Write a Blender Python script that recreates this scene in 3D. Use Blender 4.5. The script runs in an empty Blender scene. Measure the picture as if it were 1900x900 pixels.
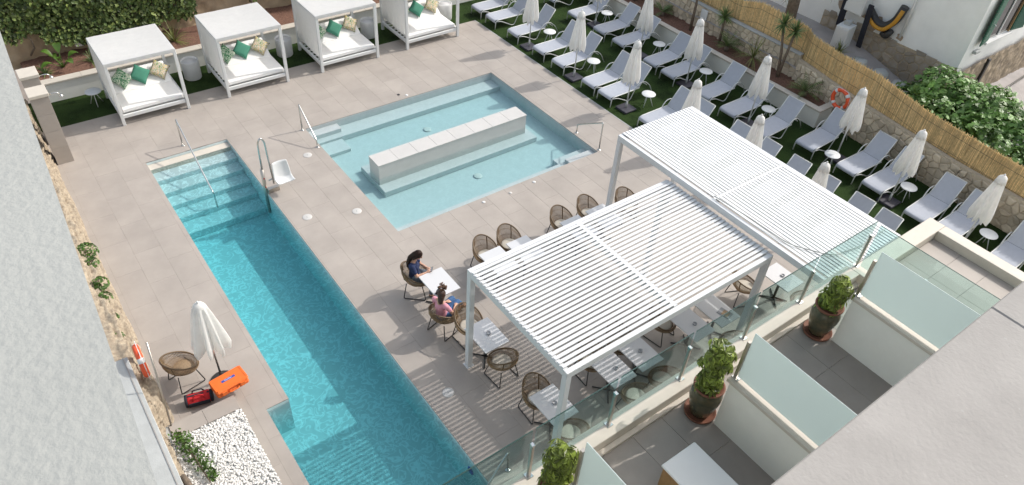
import bpy, bmesh, math, random
from mathutils import Vector, Matrix, noise
random.seed(11)
sc = bpy.context.scene
C = sc.collection
R = math.radians

# ------------------------------------------------------------------ camera, sky, sun, exposure
CAM_H = 12.5
def set_camera():
    y, p, r = R(39.23471), R(41.53859), R(4.43851)
    fwd = Vector((math.sin(y)*math.cos(p), math.cos(y)*math.cos(p), -math.sin(p)))
    right = Vector((math.cos(y), -math.sin(y), 0)); up = right.cross(fwd)
    c, s = math.cos(r), math.sin(r)
    cr, cu = c*right + s*up, -s*right + c*up
    m = Matrix(((cr.x, cu.x, -fwd.x, 0), (cr.y, cu.y, -fwd.y, 0), (cr.z, cu.z, -fwd.z, CAM_H), (0, 0, 0, 1)))
    cd = bpy.data.cameras.new('camera'); co = bpy.data.objects.new('camera', cd); C.objects.link(co)
    cd.sensor_width = 36; cd.lens = 36*1362.19/1900; cd.clip_end = 2000; cd.clip_start = .05
    co.matrix_world = m; sc.camera = co
set_camera()
SUN_EL, SUN_DIR = R(41.0), Vector((.99, -.14, 0)).normalized()
w = bpy.data.worlds.new('World'); sc.world = w; w.use_nodes = True
nt = w.node_tree; bg = nt.nodes['Background']; sky = nt.nodes.new('ShaderNodeTexSky')
sky.sky_type = 'NISHITA'; sky.sun_disc = False; sky.sun_elevation = SUN_EL
sky.sun_rotation = math.atan2(SUN_DIR.x, SUN_DIR.y); sky.dust_density = 3.0; sky.air_density = 1.6; sky.ozone_density = .5
hz = nt.nodes.new('ShaderNodeHueSaturation'); hz.inputs['Saturation'].default_value = .6   # thin high haze
nt.links.new(sky.outputs[0], hz.inputs['Color']); nt.links.new(hz.outputs[0], bg.inputs[0]); bg.inputs[1].default_value = .15
sl = bpy.data.lights.new('sun', 'SUN'); sl.energy = 2.0; sl.angle = R(.6); sl.color = (1, .96, .905)
so = bpy.data.objects.new('sun', sl); C.objects.link(so)
to_sun = Vector((SUN_DIR.x*math.cos(SUN_EL), SUN_DIR.y*math.cos(SUN_EL), math.sin(SUN_EL)))
so.rotation_euler = to_sun.to_track_quat('Z', 'Y').to_euler(); so.location = (30, -5, 30)
vs = sc.view_settings; vs.view_transform = 'Standard'; vs.look = 'None'; vs.exposure = .58; vs.gamma = 1
vs.use_curve_mapping = False
sc.cycles.transparent_max_bounces = 16; sc.cycles.max_bounces = 10

# ------------------------------------------------------------------ materials
def newmat(name):
    m = bpy.data.materials.new(name); m.use_nodes = True
    return m, m.node_tree, m.node_tree.nodes, m.node_tree.links
def mat(name, col, rough=.6, var=0., vs=3., col2=None, bump=0., bs=60., metal=0., objv=0., isl=0., spec=.5, detail=5, sub=0., trl=0.):
    """plain procedural surface: world-space noise between two colours, bump, per-object / per-island value shift"""
    m, t, N, L = newmat(name); b = N['Principled BSDF']
    b.inputs['Roughness'].default_value = rough; b.inputs['Metallic'].default_value = metal
    b.inputs['Specular IOR Level'].default_value = spec
    geo = N.new('ShaderNodeNewGeometry')
    c1 = tuple(min(1, x*(1-var)) for x in col); c2 = tuple(min(1, x*(1+var)) for x in col) if col2 is None else col2
    out = None
    rgb = N.new('ShaderNodeMix'); rgb.data_type = 'RGBA'
    rgb.inputs[6].default_value = (*c1, 1); rgb.inputs[7].default_value = (*c2, 1)
    if var or col2:
        n = N.new('ShaderNodeTexNoise'); n.inputs['Scale'].default_value = vs; n.inputs['Detail'].default_value = detail
        n.inputs['Roughness'].default_value = .62
        L.new(geo.outputs['Position'], n.inputs['Vector'])
        mr = N.new('ShaderNodeMapRange'); mr.inputs[1].default_value = .3; mr.inputs[2].default_value = .7
        L.new(n.outputs[0], mr.inputs[0]); L.new(mr.outputs[0], rgb.inputs[0])
    else:
        rgb.inputs[0].default_value = .5
    out = rgb.outputs[2]
    if objv or isl:
        hsv = N.new('ShaderNodeHueSaturation'); mr = N.new('ShaderNodeMapRange')
        a = objv or isl
        mr.inputs[3].default_value = 1-a; mr.inputs[4].default_value = 1+a
        if objv:
            oi = N.new('ShaderNodeObjectInfo'); L.new(oi.outputs['Random'], mr.inputs[0])
        else:
            L.new(geo.outputs['Random Per Island'], mr.inputs[0])
        L.new(mr.outputs[0], hsv.inputs['Value']); L.new(out, hsv.inputs['Color']); out = hsv.outputs[0]
    L.new(out, b.inputs['Base Color'])
    if bump:
        n2 = N.new('ShaderNodeTexNoise'); n2.inputs['Scale'].default_value = bs; n2.inputs['Detail'].default_value = 4
        L.new(geo.outputs['Position'], n2.inputs['Vector'])
        bp = N.new('ShaderNodeBump'); bp.inputs['Strength'].default_value = bump; bp.inputs['Distance'].default_value = .02
        L.new(n2.outputs[0], bp.inputs['Height']); L.new(bp.outputs[0], b.inputs['Normal'])
    if trl:
        tr = N.new('ShaderNodeBsdfTranslucent'); L.new(out, tr.inputs[0])
        mx = N.new('ShaderNodeMixShader'); mx.inputs[0].default_value = trl
        L.new(b.outputs[0], mx.inputs[1]); L.new(tr.outputs[0], mx.inputs[2])
        L.new(mx.outputs[0], N['Material Output'].inputs[0])
    return m
M = {}
M['tile'] = mat('deck_tile', (.362, .321, .286), .62, .11, 1.0, bump=.12, bs=90, objv=.03, detail=9)
M['grout'] = mat('grout', (.345, .305, .272), .9, .1, 4)
M['stripe_tile'] = mat('wood_tile', (.40, .36, .33), .6, .10, 3, bump=.1, bs=80, objv=.05)
M['terrace_tile'] = mat('terrace_tile', (.30, .265, .235), .55, .09, 1.6, bump=.1, bs=60, objv=.05)
M['basin'] = mat('basin_mosaic', (.49, .50, .50), .5, .04, 6, bump=.05, bs=120)
M['basin_pale'] = mat('pale_mosaic', (.60, .69, .70), .5, .05, 6, bump=.05, bs=120)
M['cream'] = mat('cream_stone', (.56, .51, .44), .6, .05, 4, bump=.08, bs=70)
M['slabwhite'] = mat('white_stone', (.52, .505, .485), .55, .04, 3, bump=.06, bs=60, objv=.02)
M['white'] = mat('white_paint', (.68, .685, .68), .42, .02, 3)
M['whitewall'] = mat('white_render', (.82, .81, .76), .85, .05, 1.2, bump=.12, bs=45)
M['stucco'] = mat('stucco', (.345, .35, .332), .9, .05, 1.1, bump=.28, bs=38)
M['concrete'] = mat('concrete', (.32, .302, .284), .85, .10, 2.2, bump=.22, bs=30, detail=9)
def pit(m, sc_, thr, colr):
    """scattered small chips and pits in a cast surface"""
    t = m.node_tree; N, L = t.nodes, t.links; b = N['Principled BSDF']; g = N.new('ShaderNodeNewGeometry')
    vo = N.new('ShaderNodeTexVoronoi'); vo.inputs['Scale'].default_value = sc_; L.new(g.outputs['Position'], vo.inputs['Vector'])
    nz = N.new('ShaderNodeTexNoise'); nz.inputs['Scale'].default_value = 60; L.new(g.outputs['Position'], nz.inputs['Vector'])
    ad = N.new('ShaderNodeMath'); ad.operation = 'MULTIPLY_ADD'; ad.inputs[1].default_value = .12; L.new(nz.outputs[0], ad.inputs[0]); L.new(vo.outputs['Distance'], ad.inputs[2])
    sp = N.new('ShaderNodeSeparateColor'); L.new(vo.outputs['Color'], sp.inputs[0])
    ml = N.new('ShaderNodeMath'); ml.operation = 'MULTIPLY'; ml.inputs[1].default_value = thr; L.new(sp.outputs[0], ml.inputs[0])
    lt = N.new('ShaderNodeMath'); lt.operation = 'LESS_THAN'; L.new(ad.outputs[0], lt.inputs[0]); L.new(ml.outputs[0], lt.inputs[1])
    mx = N.new('ShaderNodeMix'); mx.data_type = 'RGBA'; mx.inputs[7].default_value = (*colr, 1)
    old = b.inputs['Base Color'].links[0].from_socket; L.new(old, mx.inputs[6]); L.new(lt.outputs[0], mx.inputs[0]); L.new(mx.outputs[2], b.inputs['Base Color'])
pit(M['concrete'], 10, .20, (.345, .328, .312))
M['greyconcrete'] = mat('grey_concrete', (.42, .43, .42), .85, .1, 3, bump=.15, bs=40)
M['pergola'] = mat('pergola_white', (.66, .67, .68), .38, .015, 3)
M['fabric'] = mat('white_fabric', (.72, .715, .705), .9, .03, 8, bump=.10, bs=25, trl=.35)
M['mattress'] = mat('mattress_cover', (.80, .79, .775), .9, .03, 8, bump=.10, bs=25)
M['sheer'] = mat('sheer_fabric', (.75, .75, .74), .9, .03, 8, trl=.4)
M['canvas'] = mat('umbrella_canvas', (.88, .87, .85), .9, .05, 5, bump=.10, bs=30, trl=.45)
M['sling'] = mat('grey_sling', (.39, .41, .46), .75, .04, 9, bump=.1, bs=260, objv=.04)
M['frame'] = mat('lounger_frame', (.60, .61, .59), .4, .02, 3)
M['steel'] = mat('steel', (.62, .62, .60), .22, .04, 5, metal=1)
M['brushed'] = mat('brushed_steel', (.50, .46, .41), .32, .05, 6, metal=.9)
M['black'] = mat('black_metal', (.03, .028, .027), .45, .1, 5)
M['plum'] = mat('base_granite', (.045, .042, .055), .5, .15, 30)
M['rattan'] = mat('rattan', (.30, .21, .125), .7, .25, 40)
M['rattan_rim'] = mat('rattan_rim', (.13, .085, .045), .55, .2, 30)
M['cushion'] = mat('cream_cushion', (.52, .48, .41), .9, .05, 10, bump=.1, bs=150)
M['tabletop'] = mat('table_laminate', (.60, .60, .61), .35, .01, 3)
M['glassware'] = mat('smoked_glass', (.35, .36, .38), .15, .1, 20)
M['soil'] = mat('soil_bark', (.17, .088, .06), .95, .5, 22, bump=.8, bs=30, detail=9)
M['reed'] = mat('reed', (.74, .54, .27), .8, .25, 14, isl=.32)
M['stone'] = mat('wall_stone', (.64, .55, .42), .88, .0, 4, col2=(.50, .42, .32), bump=.5, bs=18, objv=.22, detail=8)
M['mortar'] = mat('mortar', (.50, .43, .33), .95, .15, 12, bump=.3, bs=40)
M['flag'] = mat('flag_stone', (.38, .345, .30), .85, .0, 5, col2=(.31, .25, .18), bump=.35, bs=20, objv=.25)
M['flagjoint'] = mat('flag_joint', (.40, .33, .24), .95, .15, 10)
M['rock'] = mat('rough_rock', (.46, .385, .285), .95, .0, 9, col2=(.22, .175, .13), bump=1.0, bs=14, detail=10)
M['rubble'] = mat('rubble', (.46, .36, .25), .95, .0, 4, col2=(.22, .18, .14), bump=.9, bs=12, detail=9)
M['earthwall'] = mat('earth_wall', (.50, .37, .24), .95, .0, 2.0, col2=(.33, .25, .17), bump=.7, bs=10, detail=9)
M['plaster'] = mat('old_plaster', (.84, .84, .82), .9, .05, 1.5, bump=.12, bs=12)
M['barepatch'] = mat('bare_plaster', (.36, .28, .21), .95, .2, 9, bump=.4, bs=25)
M['ground'] = mat('dry_ground', (.26, .22, .19), .95, .25, .7, bump=.4, bs=8, detail=9)
M['paved'] = mat('grey_paving', (.38, .35, .335), .9, .15, 1.3, bump=.2, bs=20)
M['ivy'] = mat('ivy_leaf', (.075, .115, .026), .55, .35, 1.6, isl=.6, trl=.2)
M['ivy_light'] = mat('ivy_leaf_light', (.20, .25, .07), .5, .35, 2.5, isl=.5, trl=.25)
M['leaf'] = mat('bright_leaf', (.075, .145, .022), .42, .3, 3, isl=.55, trl=.25)
M['varileaf'] = mat('variegated_leaf', (.20, .26, .045), .42, .6, 8, isl=.6, trl=.25)
M['fig'] = mat('fig_leaf', (.12, .23, .05), .45, .3, 1.6, isl=.45, trl=.22)
M['spike'] = mat('spiky_leaf', (.13, .19, .06), .5, .3, 5, isl=.45, trl=.1)
M['yellowblade'] = mat('yellow_blade', (.16, .18, .05), .5, .3, 5, isl=.4, trl=.15)
M['bark'] = mat('bark', (.17, .13, .095), .9, .3, 14, bump=.6, bs=30)
M['pot'] = mat('glazed_pot', (.13, .10, .055), .25, .0, 5, col2=(.035, .05, .035), bump=.1, bs=20)
M['terracotta'] = mat('terracotta', (.19, .075, .045), .7, .15, 12)
M['orange'] = mat('orange_plastic', (.78, .15, .02), .45, .05, 6)
M['ringorange'] = mat('ring_orange', (.76, .10, .03), .5, .06, 8)
M['blue'] = mat('label_blue', (.03, .07, .33), .5)
M['red'] = mat('red_fabric', (.50, .015, .02), .8, .15, 12, bump=.15, bs=60)
M['navyfabric'] = mat('dark_fabric', (.018, .02, .03), .85, .15, 12, bump=.15, bs=60)
M['skin'] = mat('skin', (.52, .30, .21), .55, .05, 10)
M['hair'] = mat('brown_hair', (.05, .022, .013), .5, .35, 30, bump=.5, bs=60)
M['curls'] = mat('curly_hair', (.11, .05, .025), .5, .6, 22, bump=.6, bs=45)
M['navy'] = mat('navy_shirt', (.016, .028, .085), .85, .2, 8, bump=.15, bs=20)
M['pink'] = mat('pink_shirt', (.66, .30, .37), .85, .06, 8, bump=.15, bs=20)
M['jeans'] = mat('denim', (.045, .11, .24), .85, .2, 12, bump=.15, bs=40)
M['greyjeans'] = mat('grey_trousers', (.10, .12, .15), .85, .2, 12)
M['green'] = mat('green_cushion', (.055, .22, .15), .85, .08, 9, bump=.15, bs=180)
M['shutter'] = mat('green_shutter', (.012, .095, .06), .5, .1, 8)
M['darkglass'] = mat('dark_glass', (.02, .022, .025), .08)
M['glassedge'] = mat('glass_edge', (.03, .07, .06), .2)
M['yellow'] = mat('yellow_ochre', (.50, .24, .02), .6, .1, 9)
M['lampdrum'] = mat('drum_plastic', (.88, .88, .88), .45, .01, 4, trl=.5)
M['wood'] = mat('oak', (.28, .17, .075), .55, .2, 14)

def pebble_mat():
    m = mat('white_pebble', (.70, .68, .65), .7, .06, 9, isl=.14); return m
M['pebble'] = pebble_mat()
def turf_mat():
    m, t, N, L = newmat('artificial_turf'); b = N['Principled BSDF']
    g = N.new('ShaderNodeNewGeometry')
    n = N.new('ShaderNodeTexNoise'); n.inputs['Scale'].default_value = 1.3; n.inputs['Detail'].default_value = 8
    n2 = N.new('ShaderNodeTexNoise'); n2.inputs['Scale'].default_value = 95; n2.inputs['Detail'].default_value = 3
    for q in (n, n2): L.new(g.outputs['Position'], q.inputs['Vector'])
    a = N.new('ShaderNodeMath'); a.operation = 'ADD'; L.new(n.outputs[0], a.inputs[0]); L.new(n2.outputs[0], a.inputs[1])
    r = N.new('ShaderNodeValToRGB'); r.color_ramp.elements[0].position = .75; r.color_ramp.elements[1].position = 1.3
    r.color_ramp.elements[0].color = (.006, .014, .003, 1); r.color_ramp.elements[1].color = (.030, .058, .013, 1)
    L.new(a.outputs[0], r.inputs[0]); L.new(r.outputs[0], b.inputs['Base Color'])
    b.inputs['Roughness'].default_value = .9; b.inputs['Specular IOR Level'].default_value = .15
    bp = N.new('ShaderNodeBump'); bp.inputs['Strength'].default_value = .9; bp.inputs['Distance'].default_value = .03
    L.new(n2.outputs[0], bp.inputs['Height']); L.new(bp.outputs[0], b.inputs['Normal'])
    return m
M['turf'] = turf_mat()
def schlick(N, L, f0, nrm):
    """reflectance that is the same from both sides of the sheet"""
    lw = N.new('ShaderNodeLayerWeight'); lw.inputs[0].default_value = .5
    if nrm is not None: L.new(nrm, lw.inputs['Normal'])
    pw = N.new('ShaderNodeMath'); pw.operation = 'POWER'; pw.inputs[1].default_value = 5; L.new(lw.outputs['Facing'], pw.inputs[0])
    mr = N.new('ShaderNodeMapRange'); mr.inputs[3].default_value = f0; mr.inputs[4].default_value = .95; L.new(pw.outputs[0], mr.inputs[0])
    return mr
def water_mat(name, dens, bstr, bscale, lo, csc):
    m, t, N, L = newmat(name); N.remove(N['Principled BSDF']); out = N['Material Output']
    g = N.new('ShaderNodeNewGeometry')
    n = N.new('ShaderNodeTexNoise'); n.inputs['Scale'].default_value = bscale; n.inputs['Detail'].default_value = 3
    L.new(g.outputs['Position'], n.inputs['Vector'])
    bp = N.new('ShaderNodeBump'); bp.inputs['Strength'].default_value = bstr; bp.inputs['Distance'].default_value = .05
    L.new(n.outputs[0], bp.inputs['Height'])
    # caustic light lines painted as a noise pattern into the surface's transparent colour
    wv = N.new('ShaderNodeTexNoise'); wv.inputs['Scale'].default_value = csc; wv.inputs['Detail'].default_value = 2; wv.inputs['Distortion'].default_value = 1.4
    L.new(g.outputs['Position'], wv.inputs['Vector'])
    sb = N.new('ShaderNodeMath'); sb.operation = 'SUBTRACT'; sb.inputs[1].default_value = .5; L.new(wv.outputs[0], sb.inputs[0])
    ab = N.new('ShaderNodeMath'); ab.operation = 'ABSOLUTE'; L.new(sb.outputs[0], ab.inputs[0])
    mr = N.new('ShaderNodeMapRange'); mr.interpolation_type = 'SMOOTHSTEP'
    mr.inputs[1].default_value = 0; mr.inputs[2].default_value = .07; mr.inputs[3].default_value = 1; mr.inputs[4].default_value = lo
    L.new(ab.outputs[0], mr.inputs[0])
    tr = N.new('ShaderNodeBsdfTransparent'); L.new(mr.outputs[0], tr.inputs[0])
    gl = N.new('ShaderNodeBsdfGlossy'); gl.inputs['Roughness'].default_value = .04; L.new(bp.outputs[0], gl.inputs['Normal'])
    fr = schlick(N, L, .022, bp.outputs[0])
    mx = N.new('ShaderNodeMixShader'); L.new(fr.outputs[0], mx.inputs[0]); L.new(tr.outputs[0], mx.inputs[1]); L.new(gl.outputs[0], mx.inputs[2])
    L.new(mx.outputs[0], out.inputs['Surface'])
    va = N.new('ShaderNodeVolumeAbsorption'); va.inputs[0].default_value = (.38, .87, .91, 1); va.inputs[1].default_value = dens
    L.new(va.outputs[0], out.inputs['Volume'])
    return m
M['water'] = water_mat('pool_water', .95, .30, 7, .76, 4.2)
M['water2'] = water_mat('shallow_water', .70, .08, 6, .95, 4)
def glass_mat(name, tint):
    m, t, N, L = newmat(name); N.remove(N['Principled BSDF'])
    tr = N.new('ShaderNodeBsdfTransparent'); tr.inputs[0].default_value = (*tint, 1)
    gl = N.new('ShaderNodeBsdfGlossy'); gl.inputs['Roughness'].default_value = .02
    fr = schlick(N, L, .045, None)
    mx = N.new('ShaderNodeMixShader'); L.new(fr.outputs[0], mx.inputs[0]); L.new(tr.outputs[0], mx.inputs[1]); L.new(gl.outputs[0], mx.inputs[2])
    L.new(mx.outputs[0], N['Material Output'].inputs[0]); return m
M['glass'] = glass_mat('clear_glass', (.78, .895, .888))
def frosted_mat():
    m, t, N, L = newmat('frosted_glass'); b = N['Principled BSDF']
    b.inputs['Base Color'].default_value = (.66, .70, .70, 1); b.inputs['Roughness'].default_value = .45
    tl = N.new('ShaderNodeBsdfTranslucent'); tl.inputs[0].default_value = (.70, .79, .79, 1)
    mx = N.new('ShaderNodeMixShader'); mx.inputs[0].default_value = .5
    L.new(b.outputs[0], mx.inputs[1]); L.new(tl.outputs[0], mx.inputs[2]); L.new(mx.outputs[0], N['Material Output'].inputs[0]); return m
M['frosted'] = frosted_mat()
def print_mat(name, cols, scale, rand):
    m, t, N, L = newmat(name); b = N['Principled BSDF']; b.inputs['Roughness'].default_value = .85
    tc = N.new('ShaderNodeTexCoord')
    n = N.new('ShaderNodeTexNoise'); n.inputs['Scale'].default_value = scale; n.inputs['Detail'].default_value = 2; n.inputs['Distortion'].default_value = rand
    L.new(tc.outputs['Object'], n.inputs['Vector'])
    r = N.new('ShaderNodeValToRGB'); r.color_ramp.interpolation = 'CONSTANT'
    e = r.color_ramp.elements
    while len(e) < len(cols): e.new(.5)
    for i, (p, c) in enumerate(cols): e[i].position = p; e[i].color = (*c, 1)
    L.new(n.outputs[0], r.inputs[0]); L.new(r.outputs[0], b.inputs['Base Color']); return m
M['palmprint'] = print_mat('palm_print', [(0, (.03, .13, .06)), (.42, (.10, .30, .15)), (.5, (.62, .64, .54)), (.6, (.05, .20, .10))], 13, 1.6)
M['floralprint'] = print_mat('floral_print', [(0, (.16, .25, .12)), (.43, (.58, .55, .47)), (.49, (.45, .17, .10)), (.515, (.58, .55, .47)), (.56, (.60, .38, .06)), (.61, (.24, .33, .19))], 15, 1.4)

# ------------------------------------------------------------------ mesh helpers
class MB:
    def __init__(s): s.v = []; s.f = []; s.sm = []
    def add(s, vs, fs, smooth=False):
        o = len(s.v); s.v += [tuple(p) for p in vs]
        for f in fs: s.f.append(tuple(i+o for i in f)); s.sm.append(smooth)
        return o
    def xf(s, m, start=0):
        for i in range(start, len(s.v)): s.v[i] = tuple(m @ Vector(s.v[i]))
    def box(s, x0, x1, y0, y1, z0, z1, ch=0):
        if not ch:
            return s.add([(x0,y0,z0),(x1,y0,z0),(x1,y1,z0),(x0,y1,z0),(x0,y0,z1),(x1,y0,z1),(x1,y1,z1),(x0,y1,z1)],
                  [(3,2,1,0),(4,5,6,7),(0,1,5,4),(1,2,6,5),(2,3,7,6),(3,0,4,7)])
        lo, hi = (x0,y0,z0), (x1,y1,z1); V = []; idx = {}
        for sx in (0,1):
            for sy in (0,1):
                for sz in (0,1):
                    sg = (sx,sy,sz)
                    for ax in range(3):
                        p = [ (hi[k] if sg[k] else lo[k]) if k == ax else ((hi[k]-ch) if sg[k] else (lo[k]+ch)) for k in range(3)]
                        idx[sg+(ax,)] = len(V); V.append(p)
        F = []
        for ax in range(3):
            a, b = [k for k in range(3) if k != ax]
            for sd in (0,1):
                q = []
                for (u, v_) in ((0,0),(1,0),(1,1),(0,1)):
                    sg = [0,0,0]; sg[ax] = sd; sg[a] = u; sg[b] = v_; q.append(idx[tuple(sg)+(ax,)])
                F.append(tuple(q))
            for u in (0,1):
                for v_ in (0,1):
                    sg0 = [0,0,0]; sg0[a] = u; sg0[b] = v_; sg1 = list(sg0); sg1[ax] = 1
                    F.append((idx[tuple(sg0)+(a,)], idx[tuple(sg1)+(a,)], idx[tuple(sg1)+(b,)], idx[tuple(sg0)+(b,)]))
        for sx in (0,1):
            for sy in (0,1):
                for sz in (0,1): F.append(tuple(idx[(sx,sy,sz,k)] for k in range(3)))
        return s.add(V, F)
    def tube(s, pts, r, n=8, closed=False, smooth=True):
        P = [Vector(p) for p in pts]; k = len(P)
        rr = r if isinstance(r, (list, tuple)) else [r]*k
        T = []
        for i in range(k):
            a = P[(i-1) % k] if (closed or i) else P[0]; b = P[(i+1) % k] if (closed or i < k-1) else P[-1]
            d = b-a; T.append(d.normalized() if d.length > 1e-9 else Vector((0,0,1)))
        ref = Vector((0,0,1)) if abs(T[0].z) < .9 else Vector((1,0,0))
        u = T[0].cross(ref).normalized(); V = []
        for i in range(k):
            u = (u - T[i]*u.dot(T[i])); u = u.normalized() if u.length > 1e-6 else T[i].orthogonal().normalized()
            w_ = T[i].cross(u)
            for j in range(n):
                a = 2*math.pi*j/n; V.append(P[i] + (u*math.cos(a)+w_*math.sin(a))*rr[i])
        F = []
        for i in range(k if closed else k-1):
            i2 = (i+1) % k
            for j in range(n): F.append((i*n+j, i*n+(j+1) % n, i2*n+(j+1) % n, i2*n+j))
        o = s.add(V, F, smooth)
        if not closed: s.add([V[j] for j in range(n)], [tuple(range(n))]); s.add([V[(k-1)*n+j] for j in range(n)], [tuple(range(n))])
        return o
    def lathe(s, prof, n=20, c=(0,0), smooth=True, fr=None):
        V = []; F = []
        for (r, z) in prof:
            for j in range(n):
                a = 2*math.pi*j/n; q = fr(a, r, z) if fr else (r, z)
                V.append((c[0]+q[0]*math.cos(a), c[1]+q[0]*math.sin(a), q[1]))
        for i in range(len(prof)-1):
            for j in range(n): F.append((i*n+j, i*n+(j+1) % n, (i+1)*n+(j+1) % n, (i+1)*n+j))
        if prof[0][0] > 1e-4: F.append(tuple(range(n)))
        if prof[-1][0] > 1e-4: F.append(tuple((len(prof)-1)*n+j for j in range(n)))
        return s.add(V, F, smooth)
    def grid(s, fn, nu, nv, smooth=True):
        V = [fn(i/nu, j/nv) for i in range(nu+1) for j in range(nv+1)]
        F = [(i*(nv+1)+j, (i+1)*(nv+1)+j, (i+1)*(nv+1)+j+1, i*(nv+1)+j+1) for i in range(nu) for j in range(nv)]
        return s.add(V, F, smooth)
    def ball(s, c, rad, n=12, m=8):
        rx, ry, rz = rad if isinstance(rad, (tuple, list)) else (rad,)*3
        V = []; F = []
        for i in range(m+1):
            t = math.pi*i/m
            for j in range(n):
                a = 2*math.pi*j/n; V.append((c[0]+rx*math.sin(t)*math.cos(a), c[1]+ry*math.sin(t)*math.sin(a), c[2]+rz*math.cos(t)))
        for i in range(m):
            for j in range(n): F.append((i*n+j, i*n+(j+1) % n, (i+1)*n+(j+1) % n, (i+1)*n+j))
        return s.add(V, F, True)
    def cap(s, p0, r0, p1, r1, n=12):
        """tapered capsule"""
        a, b = Vector(p0), Vector(p1); s.tube([a, b], [r0, r1], n); s.ball(a, r0, n, 8); s.ball(b, r1, n, 8)
    def mesh(s, name, clean=True):
        me = bpy.data.meshes.new(name); me.from_pydata(s.v, [], s.f)
        me.polygons.foreach_set('use_smooth', s.sm)
        if clean and len(s.f) < 30000:
            bm = bmesh.new(); bm.from_mesh(me); bmesh.ops.remove_doubles(bm, verts=bm.verts, dist=1e-6)
            bmesh.ops.recalc_face_normals(bm, faces=bm.faces); bm.to_mesh(me); bm.free()
        me.update(); return me
    def build(s, name, m, parent=None, clean=True):
        o = bpy.data.objects.new(name, s.mesh(name, clean)); o.data.materials.append(M[m] if isinstance(m, str) else m)
        C.objects.link(o)
        if parent is not None: o.parent = parent
        return o
def tag(o, label, cat, group=None):
    o['label'] = label; o['category'] = cat
    if group: o['group'] = group
    return o
def thing(name, label, cat, loc=(0,0,0), rz=0, group=None):
    o = bpy.data.objects.new(name, None); C.objects.link(o); o.empty_display_size = .2
    o.location = loc; o.rotation_euler = (0,0,rz); return tag(o, label, cat, group)
def structure(o): o['kind'] = 'structure'; return o
def stuff(o): o['kind'] = 'stuff'; return o
def copytree(src, parent=None):
    c = src.copy(); C.objects.link(c); c.parent = parent
    for ch in src.children: copytree(ch, c)
    return c
def place(src, loc, rz, label, group=None, scale=None):
    c = copytree(src); c.location = loc; c.rotation_euler = (0,0,rz); c['label'] = label
    if group: c['group'] = group
    if scale: c.scale = scale
    return c
def B(x0,x1,y0,y1,z0,z1,ch=0):
    b = MB(); b.box(x0,x1,y0,y1,z0,z1,ch); return b
def T(pts, r, n=8, closed=False):
    b = MB(); b.tube(pts, r, n, closed); return b
def arc(c, r, a0, a1, n, plane='xz'):
    out = []
    for i in range(n+1):
        a = R(a0+(a1-a0)*i/n); u, v = r*math.cos(a), r*math.sin(a)
        out.append((c[0]+u, c[1], c[2]+v) if plane == 'xz' else (c[0], c[1]+u, c[2]+v) if plane == 'yz' else (c[0]+u, c[1]+v, c[2]))
    return out
def fillet(pts, r, n=4):
    """round the corners of a polyline"""
    P = [Vector(p) for p in pts]; out = [P[0]]
    for i in range(1, len(P)-1):
        a, b, c = P[i-1], P[i], P[i+1]
        d0, d1 = (a-b), (c-b); k = min(r, d0.length*.45, d1.length*.45)
        p0, p1 = b+d0.normalized()*k, b+d1.normalized()*k
        for j in range(n+1):
            t = j/n; out.append(p0*(1-t)**2 + b*2*t*(1-t) + p1*t*t)
    out.append(P[-1]); return out
ORD = ['first','second','third','fourth','fifth','sixth','seventh','eighth','ninth','tenth','eleventh','twelfth','thirteenth','fourteenth','fifteenth','sixteenth','seventeenth']

# ------------------------------------------------------------------ ground, deck, pools
DECK = (.10, 15.37, 4.2, 22.15)
MP = [(2.27, 4.55, 9.54, 19.14), (1.80, 4.55, 4.2, 9.54)]          # main pool rectangles
KP = (6.70, 13.56, 12.86, 18.47)                                     # shallow pool
BED = (.0, 1.37, 5.0, 10.03)                                         # raised pebble bed
HOLES = MP + [KP, BED]
def subtract(r, h):
    x0,x1,y0,y1 = r; a0,a1,b0,b1 = h
    if a0 >= x1-1e-6 or a1 <= x0+1e-6 or b0 >= y1-1e-6 or b1 <= y0+1e-6: return [r]
    out = []
    if a0 > x0: out.append((x0, a0, y0, y1))
    if a1 < x1: out.append((a1, x1, y0, y1))
    c0, c1 = max(x0,a0), min(x1,a1)
    if b0 > y0: out.append((c0, c1, y0, b0))
    if b1 < y1: out.append((c0, c1, b1, y1))
    return out
def cut(r, holes):
    rs = [r]
    for h in holes: rs = [q for k in rs for q in subtract(k, h)]
    return [q for q in rs if q[1]-q[0] > .02 and q[3]-q[2] > .02]
g = MB(); g.add([(-300,-300,-2.2),(300,-300,-2.2),(300,300,-2.2),(-300,300,-2.2)], [(0,1,2,3)])
structure(g.build('ground', 'ground'))
b = MB()
for (x0,x1,y0,y1) in cut(DECK, HOLES): b.add([(x0,y0,-.003),(x1,y0,-.003),(x1,y1,-.003),(x0,y1,-.003)], [(0,1,2,3)])
deck = structure(b.build('pool_deck', 'grout'))
TW, TL, GAP = .606, 1.212, .002
full = B(-TW/2+GAP, TW/2-GAP, -TL/2+GAP, TL/2-GAP, -.02, 0, .002).mesh('tile')
full.materials.append(M['tile'])
ix0 = math.floor((DECK[0]-7.01)/TW); ix1 = math.ceil((DECK[1]-7.01)/TW)
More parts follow.
